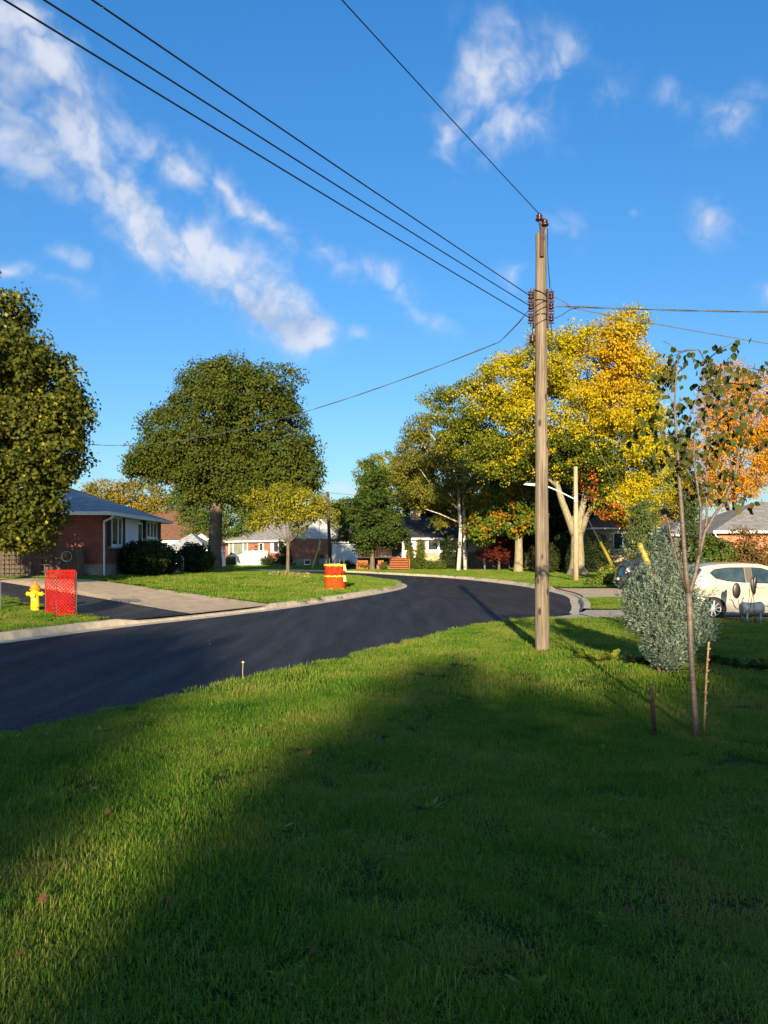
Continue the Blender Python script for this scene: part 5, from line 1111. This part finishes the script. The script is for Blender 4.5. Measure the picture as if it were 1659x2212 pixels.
# ------------------------------------------------------------------ cars
def car(name, label, loc, sxl, szl, paint, L0=3.62):
    root = empty(name, label, 'car', loc)
    S = lambda x, z: (x*sxl, z*szl)
    prof = [(.10,.30),(.03,.42),(.02,.60),(.06,.80),(.10,.98),(.17,1.14),(.30,1.36),(.24,1.42),(.45,1.47),(.85,1.515),(1.35,1.525),(1.80,1.50),(2.08,1.42),(2.40,1.22),(2.72,1.02),(2.95,.95),(3.25,.87),(3.46,.76),(3.57,.60),(3.59,.40),(3.52,.24)]
    wr, ar = .29, .335; wc = (.55, 2.92)
    low = []
    def arch(c): return [(c+ar*math.cos(t), .29+ar*math.sin(t)) for t in np.linspace(-.25, math.pi+.25, 15)]
    low += [(3.3,.21)]+arch(wc[1])+[(2.4,.20),(1.8,.19),(1.1,.20)]+arch(wc[0])+[(.18,.24)]
    def hw(x, z):
        w = .80-.26*max(0, z-.98)**1.0-.05*max(0, .5-z)
        w -= .9*max(0, .38-x)**2 + .16*max(0, x-2.75)**2*1.6
        w += .012*math.exp(-((z-.86)/.05)**2)-.02*math.exp(-((z-.62)/.14)**2)
        return w
    side = prof+low
    wins = [[(.48,1.27),(.62,1.37),(.95,1.415),(1.36,1.42),(1.37,1.01),(.92,1.05),(.62,1.12)],[(1.56,1.42),(1.82,1.40),(2.02,1.33),(2.34,1.10),(2.42,.98),(1.56,1.0)]]
    gx, gz = np.meshgrid(np.arange(.06,3.6,.09), np.arange(.25,1.5,.07)); gx = gx.ravel(); gz = gz.ravel()
    ok = inpoly(gx, gz, side) & (dist_line(gx, gz, side+[side[0]]) > .035)
    for w in wins: ok &= ~inpoly(gx, gz, w) & (dist_line(gx, gz, w+[w[0]]) > .03)
    pts = [Vector(p) for p in side]; cons = [list(range(len(side)))]; holes = []
    edges = [(i, (i+1) % len(side)) for i in range(len(side))]
    for w in wins:
        o = len(pts); pts += [Vector(p) for p in w]; edges += [(o+i, o+(i+1) % len(w)) for i in range(len(w))]
    pts += [Vector((x, z)) for x, z in zip(gx[ok], gz[ok])]
    V, E, Fc, *_ = delaunay_2d_cdt(pts, edges, [], 1, 1e-6)
    cen = [(sum((V[i].x for i in f))/3, sum((V[i].y for i in f))/3) for f in Fc]
    keep = [f for f, c in zip(Fc, cen) if inpoly(np.array([c[0]]), np.array([c[1]]), side)[0] and not any(inpoly(np.array([c[0]]), np.array([c[1]]), w)[0] for w in wins)]
    mb = MB()
    for s in (-1, 1):
        mb.add([(v.x*sxl, s*hw(v.x, v.y), v.y*szl) for v in V], keep, True)
    nn = 10
    rows = []
    for i, (x, z) in enumerate(prof):
        w = hw(x, z); rows.append([((x+(-.06 if x < 1 else .10)*(1-(t*t))*(1 if z < 1.3 else .3))*sxl, t*w, (z+(.035*(1-t*t) if z > .9 else 0))*szl) for t in np.linspace(-1, 1, nn)])
    vs = [p for r in rows for p in r]; mb.add(vs, [(i*nn+j, i*nn+j+1, (i+1)*nn+j+1, (i+1)*nn+j) for i in range(len(prof)-1) for j in range(nn-1)], True)
    mb.build('body', paint, root)
    for w in wins:
        for s in (-1, 1):
            m2 = MB(); m2.add([(x*sxl, s*(hw(x, z)-.012), z*szl) for x, z in w], [tuple(range(len(w)))]); m2.build('side_window', CARGLASS, root)
            fr = MB(); c = (sum(p[0] for p in w)/len(w), sum(p[1] for p in w)/len(w)); n = len(w)
            inn = [(c[0]+(x-c[0])*.955, c[1]+(z-c[1])*.90) for x, z in w]; out_ = [(c[0]+(x-c[0])*1.012, c[1]+(z-c[1])*1.03) for x, z in w]
            fr.add([(x*sxl, s*(hw(x, z)+.004), z*szl) for x, z in out_]+[(x*sxl, s*(hw(x, z)+.001), z*szl) for x, z in inn], [(i, (i+1) % n, n+(i+1) % n, n+i) for i in range(n)]); fr.build('window_trim', BLACK, root)
    for a, b, nm in ((5, 6, 'rear_window'), (12, 14, 'windscreen')):
        m2 = MB(); rws = []
        for (x, z) in (prof[a], prof[b]):
            w = hw(x, z)*.90; rws.append([((x+(-.075 if x < 1 else .115)*(1-t*t)*(.7 if z > 1.3 else 1)+(-.012 if x < 1 else .012))*sxl, t*w, (z+.045*(1-t*t)+.008)*szl) for t in np.linspace(-1, 1, nn)])
        m2.add(rws[0]+rws[1], [(j, j+1, nn+j+1, nn+j) for j in range(nn-1)], True); m2.build(nm, CARGLASS, root)
    m2 = MB(); m2.box((.25*sxl,-.62,.2*szl),(3.4*sxl,.62,.62*szl)); 
    for c in wc: m2.tube([(c*sxl,-.74,.30*szl),(c*sxl,.74,.30*szl)], .335, 18)
    m2.build('underbody', BLACK, root)
    for s in (-1, 1):
        for c in wc:
            tw = MB(); cx = c*sxl; y0, y1 = s*.60, s*.775
            prof_t = [(.205,0),(.225,.0),(.27,.01),(wr,.045),(wr,.13),(.27,.165)]
            n = 28; vs = []; fs = []
            for r, d in prof_t:
                for k in range(n): t = 2*math.pi*k/n; vs.append((cx+r*math.cos(t), y1-s*d, .29+r*math.sin(t)))
            for i in range(len(prof_t)-1):
                for k in range(n): fs.append((i*n+k, i*n+(k+1)%n, (i+1)*n+(k+1)%n, (i+1)*n+k))
            tw.add(vs, fs, True); w_ = MB(); w_.lathe
            wheel = empty('wheel', None, None, (0,0,0)); wheel.parent = root
            tw.build('tyre', BLACKR, wheel)
            rm = MB(); yy = y1-s*.025
            for k in range(10):
                t = 2*math.pi*k/10; a = Vector((cx+.04*math.cos(t), yy, .29+.04*math.sin(t))); b = Vector((cx+.20*math.cos(t+.1), yy-s*.005, .29+.20*math.sin(t+.1))); rm.bar(a, b, .036, .02)
            for (r0, r1) in ((.195,.212),):
                vs = []; fs = []
                for k in range(n):
                    t = 2*math.pi*k/n
                    for r, dd in ((r0,.02),(r1,0.0),(r1,.1),(r0,.1)): vs.append((cx+r*math.cos(t), yy+s*.012-s*dd, .29+r*math.sin(t)))
                for k in range(n):
                    q = (k+1)%n
                    for j in range(4): fs.append((4*k+j, 4*q+j, 4*q+(j+1)%4, 4*k+(j+1)%4))
                rm.add(vs, fs, True)
            rm.tube([(cx,yy-s*.02,.29),(cx,yy+s*.012,.29)], .05, 14); rm.build('rim', ALLOY, wheel)
            dk_ = MB(); dk_.tube([(cx,y1-s*.09,.29),(cx,y1-s*.12,.29)], .20, 20); dk_.build('brake_disc', BLACK, wheel)
    for s in (-1, 1):
        for x in (1.46, 2.50):
            m2 = MB(); zz = np.linspace(.30, .99, 10); xo = lambda z: x+(.06*max(0,.55-z) if x < 2 else -.05*max(0,.7-z))
            if x < 2: xo = lambda z: x-.0+(.0 if z > .6 else -.25*(.6-z))
            vs = []; 
            for z in zz: vs += [((xo(z)-.007)*sxl, s*(hw(x, z)+.0025), z*szl), ((xo(z)+.007)*sxl, s*(hw(x, z)+.0025), z*szl)]
            m2.add(vs, [(2*i,2*i+1,2*i+3,2*i+2) for i in range(9)]); m2.build('door_seam', BLACK, root)
        m2 = MB(); m2.add([(x*sxl, s*(hw(x, z)+.005), z*szl) for x, z in ((1.385,1.01),(1.55,1.0),(1.55,1.425),(1.375,1.425))], [(0,1,2,3)]); m2.build('pillar', mat('dark_pillar', (.09,.075,.06), rough=.35), root)
        for x in (1.74,):
            m2 = MB(); y = s*(hw(x,.88)+.03); m2.tube([(x*sxl-.1,y-s*.03,.88*szl),(x*sxl-.07,y,.885*szl),(x*sxl+.07,y,.885*szl),(x*sxl+.1,y-s*.03,.88*szl)], .014, 8); m2.build('door_handle', paint, root)
        m2 = MB(); y = s*hw(.16,1.0); m2.prism([(.10*sxl,y*.99,.84*szl),(.30*sxl,y+s*.035,.88*szl),(.26*sxl,y+s*.03,1.04*szl),(.16*sxl,y*.985,1.10*szl)], (0,-s*.05,0)); m2.build('tail_light', TAILRED, root)
        m2 = MB(); y = s*hw(3.3,.72); m2.prism([(3.5*sxl,y*.93,.66*szl),(3.2*sxl,y+s*.012,.74*szl),(3.1*sxl,y+s*.012,.83*szl),(3.38*sxl,y*.97,.79*szl)], (0,-s*.05,0)); m2.build('headlight', GLASSC, root)
        m2 = MB(); y = s*(hw(2.3,1.0)+.10); m2.lathe((2.30*sxl, y, .98*szl), [(.02,0),(.075,.02),(.085,.08),(.06,.13),(.02,.14)], 10); m2.build('mirror', paint, root)
    m2 = MB(); m2.box((-.07*sxl,-.26,.48*szl),(-.035*sxl,.26,.60*szl)); m2.build('number_plate', WHITE, root)
    return root
CARGLASS = mat('car_glass', (.03,.05,.05), rough=.03, var=.5, scale=2.5, spec=.9); BLACKR = mat('tyre_rubber', (.02,.02,.021), rough=.8, var=.2); ALLOY = mat('alloy_rim', (.62,.63,.65), rough=.3, var=.05, metal=.6)
TAILRED = mat('red_lens', (.45,.015,.012), rough=.15, spec=.7); GLASSC = mat('clear_lens', (.6,.62,.65), rough=.08, spec=.8)
CHAMP = mat('champagne_paint', (.42,.365,.30), rough=.32, var=.015, metal=.1, coat=.6, spec=.5); BLKP = mat('black_paint', (.012,.013,.016), rough=.2, var=.02, coat=.8)
car('parked_car', 'champagne coloured small hatchback parked on the near right driveway', (7.82, 20.35, -.02), 1.0, .935, CHAMP)
car('parked_car', 'dark car parked on the far driveway, half hidden behind the blue juniper', (11.0, 36.2, -.01), 1.26, .93, BLKP)
# ------------------------------------------------------------------ near planting
jb = gp(1432, 1452, H_near); JY = jb.y
t = empty('juniper', 'silvery blue upright juniper near the pole, in front of the driveway', 'juniper', jb)
def jbl(dx, dy, a, b): return blob(1436+(dx-1436)*.93, dy, a*.84, b*.92, JY, a*K/F*JY*.8)
JCOL = pal((.06,.10,.075),(.14,.20,.15),(.23,.29,.215),(.31,.37,.26))
JB = [jbl(1437,1205,14,48), jbl(1437,1180,8,34), jbl(1434,1275,36,46), jbl(1388,1285,34,45), jbl(1378,1315,32,40), jbl(1430,1330,62,58), jbl(1478,1330,44,60), jbl(1505,1372,34,32), jbl(1400,1350,40,45), jbl(1440,1400,50,44), jbl(1425,1180,8,26), jbl(1470,1270,26,36), jbl(1362,1290,14,20), jbl(1525,1365,20,20), jbl(1382,1240,11,26), jbl(1455,1225,14,34), jbl(1434,1428,30,26), jbl(1450,1438,20,18)]
def jcrown():
    P = []; AX = []; NO = []; CR = []
    for b in JB:
        A = b[1]*b[3]; nc = int(A*2500)
        d = rdir(nc); d[:,1] = np.where(rng.uniform(size=nc) < .6, -np.abs(d[:,1]), d[:,1]); u = rng.uniform(.4, 1.08, nc)**.6
        c = np.array(b[0])[None]+d*u[:,None]*np.array(b[1:4])[None]
        up_ = d*np.array([.75,.75,.3])+np.array([0,0,.85])+rdir(nc)*.3; up_ /= np.linalg.norm(up_, axis=1, keepdims=True)
        L = rng.uniform(.10, .24, nc)*np.where(rng.uniform(size=nc) < .14, 1.9, 1.0)
        k = 30; f = rng.uniform(0, 1, (nc, k)); off = rdir(nc*k).reshape(nc, k, 3)
        pos = c[:,None,:]+up_[:,None,:]*(f*L[:,None])[:,:,None]+off*(.028*(1.15-f))[:,:,None]
        P.append(pos.reshape(-1,3)); AX.append((up_[:,None,:]*.8+off*.75).reshape(-1,3)); NO.append((rdir(nc*k).reshape(nc,k,3)*.5+d[:,None,:]*.8).reshape(-1,3)); CR.append(np.repeat(rng.uniform(0,1,nc), k))
    P = np.concatenate(P); AX = np.concatenate(AX); NO = np.concatenate(NO); CR = np.concatenate(CR)
    leaves('foliage', P-np.array(jb)[None], AX, NO, rng.uniform(.026,.056,len(P)), JCOL(P, CR, rng.uniform(0,1,len(P))), 'scale', t)
jcrown()
mb = MB()
for k in range(9):
    a = random.uniform(0,6.28); mb.tube([(math.cos(a)*.05, math.sin(a)*.05, -.05), (math.cos(a)*.10, math.sin(a)*.09, .25), (math.cos(a)*.25, math.sin(a)*.2, .8), (math.cos(a)*.2, math.sin(a)*.2, 1.2)], [.028,.02,.012,.006], 6, jit=.1)
mb.build('stem', mat('juniper_bark', (.22,.12,.06), rough=.9, var=.4, scale=10, stretch=(3,3,.5)), t)
# young tree
sb2 = gp(1504, 1592, H_near); SY = sb2.y
ty = empty('sapling', 'thin young tree with sparse drooping leaves near the right edge', 'sapling', sb2)
def sp_(dx, dy, dd=0.0): return pt(dx, dy, SY+dd)-sb2
SBARK = mat('cherry_bark', (.19,.14,.105), rough=.45, var=.3, scale=7, stretch=(1.2,1.2,9), col2=(.07,.052,.042), bump=.4, bscale=20, spec=.5)
mb = MB(); kk = K/F*SY
BR = [([(1504,1604,0),(1501,1540,0),(1496,1470,0),(1492,1400,.01),(1490,1340,.02),(1487,1280,.02)], [12,9.5,9,9,9,9.5]),
      ([(1487,1285,.02),(1482,1240,.0),(1478,1190,-.02),(1472,1100,-.05),(1466,1020,-.08),(1462,950,-.1),(1457,880,-.1),(1461,800,-.1),(1466,760,-.1)], [8.5,7.5,7,6.5,6,5,3.5,2.2,1.2]),
      ([(1489,1282,.02),(1502,1240,.06),(1510,1200,.1),(1522,1150,.14),(1545,1110,.18),(1566,1080,.2),(1588,1030,.22),(1598,960,.25),(1612,890,.28),(1640,800,.3)], [7,6,6,5.5,5,5,4.4,3.6,2.6,1.2]),
      ([(1509,1205,.1),(1513,1150,.05),(1514,1100,0),(1506,1050,-.05),(1498,990,-.05),(1502,920,0),(1540,850,.1),(1556,790,.15)], [5,4.6,4.2,3.8,3.2,2.6,1.8,1]),
      ([(1524,1150,.14),(1527,1110,.25),(1524,1040,.3),(1535,960,.35),(1570,880,.4),(1600,830,.4)], [4.5,4,3.4,2.8,1.8,1]),
      ([(1482,1275,.0),(1466,1225,-.1),(1452,1175,-.15),(1444,1130,-.2),(1437,1110,-.2)], [4.5,3.6,3,2.2,1.4]),
      ([(1466,1020,-.08),(1445,980,-.2),(1430,940,-.25),(1418,905,-.3)], [3,2.2,1.5,.8]), ([(1462,950,-.1),(1490,900,-.2),(1512,840,-.25),(1530,775,-.3)], [3,2.2,1.5,.8]),
      ([(1588,1030,.22),(1620,990,.3),(1655,965,.35),(1690,950,.4)], [2.6,2,1.5,.9]), ([(1598,960,.25),(1630,920,.2),(1660,860,.2)], [2.4,1.6,.9]), ([(1506,1050,-.05),(1475,1000,.1),(1440,985,.2),(1418,990,.25)], [2,1.6,1.2,.7]),
      ([(1457,880,-.1),(1440,840,0),(1436,800,0)], [2,1.3,.8]), ([(1540,850,.1),(1530,800,.1),(1508,755,.1)], [1.6,1.1,.7])]
tips_ = []
for pts_, rads in BR:
    mb.tube([sp_(*p) for p in pts_], [r*kk*.68 for r in rads], 9, jit=.07)
    for (x, y, d) in pts_[2:]: 
        if y < 1085: tips_.append(sp_(x, y, d))
for p in list(tips_):
    for _ in range(2):
        q = p+Vector((random.uniform(-.25,.25), random.uniform(-.25,.25), random.uniform(-.06,.12))); mb.tube([p, p.lerp(q,.5)+Vector((0,0,.015)), q], [.006,.004,.0025], 5); tips_.append(q); tips_.append(p.lerp(q,.6))
for k in range(26):
    z = random.uniform(.1,2.0); 
mb.build('trunk', SBARK, ty)
n = 900; tp_ = np.array([tuple(random.choice(tips_)) for _ in range(n)]); pos = tp_+rng.normal(0,.05,(n,3)); pos[:,2] -= .03; zc = pt(0,765,SY).z-sb2.z; pos[:,2] = np.where(pos[:,2] > zc, zc-rng.uniform(0,.7,n), pos[:,2])
ax = rng.normal(0,.5,(n,3))+np.array([0,0,-.95])
leaves('crown', pos, ax, rdir(n)*.8+np.array([0,-.5,.1]), rng.uniform(.042,.076,n), pal((.025,.042,.009),(.04,.058,.011),(.06,.075,.014),(.085,.085,.016),(.10,.06,.02))(pos, rng.uniform(0,1,n), rng.uniform(0,1,n)), 'oval', ty, leafmat('sapling_leaf', .22))
q = gp(1417, 1592, H_near); k_ = K/F*q.y
o = empty('metal_stake', 'rusty dark metal stake leaning in the lawn left of the young tree', 'stake', q); mb = MB(); top = Vector((-11*k_, 0, 112*k_))
mb.bar((0,0,-.1), top, .038, .008); mb.bar((.0,.012,-.1), top+Vector((0,.012,0)), .010, .026); mb.build('blade', RUST, o)
mb = MB()
for i in range(9): c = top*(i+.6)/9.5; mb.tube([c+Vector((0,-.0125,0)), c+Vector((0,-.004,0))], .006, 8)
mb.build('holes', BLACK, o)
q = gp(1520, 1588, H_near); o = empty('dead_stalk', 'straight tan dead stalk with knobby joints right of the young tree', 'stalk', q); mb = MB()
P = [Vector((0,0,-.05)), Vector((3*k_,0,60*k_)), Vector((7*k_,.01,130*k_)), Vector((11*k_,0,203*k_))]; mb.tube(P, [.009,.0095,.009,.0085], 8, jit=.1)
for i in range(7):
    c = Vector((11*k_*(i+2)/8.6, 0, 203*k_*(i+1.9)/8.6)); mb.lathe(c, [(.006,-.012),(.014,-.004),(.014,.006),(.006,.014)], 8); mb.bar(c, c+Vector((random.choice((-1,1))*.022,0,.012)), .007)
mb.build('stem', mat('dead_stem', (.36,.22,.11), rough=.8, var=.25, scale=20), o)
# leafy hosta plants in a row
HOS = [(1262,1426,'yellow green'),(1292,1432,'yellow green'),(1322,1430,'yellow green'),(1372,1437,'dark green'),(1400,1440,'dark green'),(1478,1452,'yellow green'),(1496,1440,'mid green'),(1548,1436,'mid green'),(1578,1440,'mid green'),(1606,1446,'mid green'),(1636,1440,'mid green'),(1655,1452,'mid green')]
HP = {'yellow green': pal((.16,.21,.02),(.24,.29,.03),(.30,.32,.05)), 'dark green': pal((.03,.06,.015),(.05,.09,.02)), 'mid green': pal((.05,.095,.02),(.09,.14,.025),(.12,.17,.03))}
HW = ['one at the left end of the row, nearest the near pole','second from the left end of the row','at the right end of the left three','just left of the juniper stem','touching the juniper stem','between the juniper and the young tree trunk','right behind the young tree trunk','right of the dead stalk','second one right of the dead stalk','third one right of the dead stalk','next to last at the right edge','last at the right edge']
for (dx, dy, c), w in zip(HOS, HW):
    q = gp(dx, dy, H_near); o = empty('hosta_plant', f'{c} broadleaf plant, {w}', 'plant', q, 0, 'broadleaf plants in a row by the juniper')
    n = 26; a = rng.uniform(0,6.283,n); el = rng.uniform(.1,1.0,n); ax = np.stack([np.cos(a)*np.cos(el), np.sin(a)*np.cos(el), np.sin(el)*.8], 1); pos = ax*rng.uniform(.03,.11,n)[:,None]; pos[:,2] = np.abs(pos[:,2])+.02
    no = np.stack([-np.cos(a)*np.sin(el), -np.sin(a)*np.sin(el), np.cos(el)+.2], 1)
    leaves('foliage', pos, ax, no, rng.uniform(.09,.16,n), HP[c](pos, rng.uniform(0,1,n), rng.uniform(0,1,n)), 'oval', o)
    mb = MB()
    for i in range(8): mb.tube([(0,0,-.03), tuple(pos[i]*.6+np.array([0,0,.02])), tuple(pos[i])], .004, 4)
    mb.build('stem', mat('hosta_stem', (.10,.15,.03)), o)
# grey barrel planter with garden ornaments
q = gp(1624, 1348, H_near); PYY = q.y; k_ = K/F*PYY
GREYM = mat('grey_planter_metal', (.24,.26,.28), rough=.45, var=.15, scale=6, metal=.2)
o = empty('barrel_planter', 'grey metal barrel planter on four legs with a curly wire tail, beside the hatchback', 'planter', q)
mb = MB(); cz = 34*k_; R1 = 15*k_; Lb = 47*k_; n = 20; vs = []; fs = []
xs_ = [(-.5,.55),(-.48,.8),(-.42,.98),(-.2,1.0),(.2,1.0),(.42,.98),(.48,.8),(.5,.55)]
for x, r in xs_:
    for k in range(n+1):
        t = math.pi*(1-.33)*.0 + (math.radians(128)+math.radians(284)*k/n) if abs(x) < .40 else math.radians(90)+2*math.pi*k/n
        vs.append((x*Lb, R1*r*math.cos(t), cz+R1*r*math.sin(t)))
for i in range(len(xs_)-1):
    for k in range(n): fs.append((i*(n+1)+k, i*(n+1)+k+1, (i+1)*(n+1)+k+1, (i+1)*(n+1)+k))
mb.add(vs, fs, True); mb.add([v for v in vs[:n]], [tuple(range(n))]); mb.add([v for v in vs[-n:]], [tuple(range(n))]); mb.build('barrel', GREYM, o)
for x in (-.3,.3):
    for y in (-.6,.6): mb = MB(); mb.tube([(x*Lb, y*R1, cz-R1*.5), (x*Lb, y*R1*1.1, -.02)], [.035,.03], 8); mb.build('leg', GREYM, o)
mb = MB(); mb.tube([(-.5*Lb,0,cz), (-.62*Lb,0,cz-.02), (-.72*Lb,0,cz+.0), (-.82*Lb,0,cz+.07), (-.86*Lb,0,cz+.16), (-.95*Lb,0,cz+.2), (-1.05*Lb,0,cz+.2)], .014, 7); mb.tube([(.5*Lb,0,cz+.02),(.65*Lb,0,cz+.06),(.8*Lb,0,cz+.03)], .014, 7); mb.build('tail', GREYM, o)
mb = MB(); mb.tube([(-.45*Lb,-.02,cz+R1*.7), (-.47*Lb,-.02,cz+R1*1.1), (-.42*Lb,-.02,cz+R1*1.5), (-.38*Lb,-.02,cz+R1*1.6), (-.40*Lb,-.02,cz+R1*1.3)], .013, 7); mb.build('spout', GREYM, o)
mb = MB(); mb.lathe((0,0,cz-R1*.1),[(R1*.2,0),(R1*.55,.02),(R1*.5,.05),(R1*.1,.07)],10); mb.build('soil', BARK_DARK, o)
for dx0, dx1, dy1, rx, rz, lab, tl in ((1603,1591,1276,9,17,'black round spoon shaped ornament on a tall rod left of the barrel planter',0),(1612,1630,1262,5,19,'black leaf shaped ornament on a leaning rod above the barrel planter',.2),(1630,1627,1266,6,19,'black leaf ornament on an upright rod, nearest the right edge',-.15)):
    b = pt(dx0, 1352, PYY-.25); b.z = float(H_near(np.array([b.x]), np.array([b.y]))[0]); c = pt(dx1, dy1, PYY-.25)-b
    g_ = empty('garden_ornament', lab, 'ornament', b, 0, 'black ornaments by the planter'); mb = MB(); mb.tube([(0,0,-.1), c*.5+Vector((.005,0,0)), c], .007, 6); mb.build('rod', RUST, g_)
    mb = MB(); vs = []; fs = []; n = 16; m_ = 8
    for i in range(m_+1):
        p = math.pi*i/m_
        for k in range(n): a = 2*math.pi*k/n; vs.append(c+Vector((rx*k_*math.sin(p)*math.cos(a)+tl*rz*k_*math.cos(p)*.6, .028*math.sin(p)*math.sin(a), rz*k_*math.cos(p))))
    for i in range(m_):
        for k in range(n): fs.append((i*n+k, i*n+(k+1)%n, (i+1)*n+(k+1)%n, (i+1)*n+k))
    mb.add(vs, fs, True); mb.build('head', BLACK, g_)
# fallen leaves
FL = [(672,1641,.11),(238,1773,.09),(203,1722,.07),(497,1784,.07),(370,1966,.085),(83,1972,.1),(717,1698,.07),(455,1398,.08),(757,1455,.08),(712,1500,.07),(562,1580,.06),(1180,1552,.09),(1148,1432,.09),(1180,1425,.08),(1298,1757,.08),(1362,1990,.09),(1620,1668,.09),(1245,1520,.08),(990,1520,.06),(1372,1501,.1),(1422,1512,.08),(1310,1452,.08),(1080,1700,.07),(50,2080,.09),(672,2080,.08),(1440,2030,.07),(935,1560,.06),(520,1745,.08),(1020,1415,.07)]
for dx, dy, s in FL:
    q = gp(dx, dy, H_near); q.z += .055
    brown = random.random(); big = s > .1
    col = (.36,.13,.04) if big else random.choice(((.22,.10,.04),(.30,.17,.06),(.34,.22,.05),(.16,.075,.04)))
    e = empty('t', None, None, (0,0,0)); n1 = np.array([[random.uniform(-.8,.8), random.uniform(-1.2,.3), .8]]); a1 = np.array([[random.uniform(-1,1), random.uniform(-1,1), random.uniform(-.1,.4)]])
    lf = leaves('fallen_leaf', np.zeros((1,3)), a1, n1, np.array([s*.52]), np.array([col]), 'maple', None); lf.location = q; bpy.data.objects.remove(e)
    tag(lf, 'large orange brown fallen leaf on the sunlit middle of the near lawn' if big else 'small dry brown fallen leaf lying on the near lawn', 'leaf', 'fallen leaves on the near lawn')
# ------------------------------------------------------------------ unseen house and trees added behind the viewer to shade the lawn
nb = empty('shade_bungalow', 'unseen low brick bungalow added behind the near lawn to block the sun', 'house', (-13, -16, 0))  # added as a solid blocker for the low sun beneath the tree crowns
mb = MB(); mb.box((0,-8,-.3),(30,0,3.0)); mb.build('wall', BRICK_RED, nb); hip_roof(nb, 30, 8, 3.05, 4.6, .4, SH_GREY, y0=-8)
PB = -40.0; TAN = math.tan(R_(SUN_EL))
EDGE = [(-14,12),(-9.5,14.5),(-6,16),(-3.7,15),(-3.0,12),(-2.5,9),(-2.3,7),(-2.1,5.2),(-1.9,2.8),(-1.0,2.8),(-.9,5.4),(-.2,7.4),(0,9.3),(.3,10.2),(.7,10.6),(1.2,10.5),(1.6,9.2),(2.0,8.9),(2.4,9.2),(2.8,8.8),(3.2,9.1),(3.6,9.8),(4.2,10),(4.7,11),(5.1,15),(5.5,18),(7,19.2),(17,19.2)]  # wanted shade edge on the lawn; unseen tree tops are shaped from it
TOPS = [(x-SUN_SIDE*(y-PB), (y-PB)*TAN+(.38 if abs(x+1.45) > .5 else .1)) for x, y in EDGE]
def add_shade_tree(x, y, h, w, n, label, group, size=.15):
    t = empty('unseen_shade_tree', label, 'tree', (x, y, 0), 0, group)
    crown('crown', [((0,0,h-2.1), w, 1.0, 2.1), ((0,.3,h-3.2), w*1.1, 1.2, 2.4)], n, size, G_MID, t, 'oval', .22, None, per=12, shell=.2)
    mb = MB(); mb.tube([(0,0,-.1),(.05,0,h*.5),(0,0,h*.85)], [.12,.09,.04], 8); mb.build('trunk', BARK, t)
x = TOPS[0][0]
while x < TOPS[-1][0]:
    h = float(np.interp(x, [s[0] for s in TOPS], [s[1] for s in TOPS])); w = .5 if -7 < x < 3.2 else 1.0
    add_shade_tree(x, PB+random.uniform(-.5,.5), h, w, int(4600*w/.5), 'unseen tall slim tree behind the viewer, its top shaped to shade the lawn', 'unseen trees shaped to shade the lawn'); x += w*.95
for x, ys in ((-1.9,5.4),(-1.45,5.2),(-1.0,5.4)):  # sparse unseen crowns added to let only part of the sun through
    add_shade_tree(x-SUN_SIDE*(ys-PB), PB+1.5, (ys-PB)*TAN, .42, 330, 'unseen thin tree added in the gap of the row to dim the lawn', 'unseen thin trees added to dim the lawn')
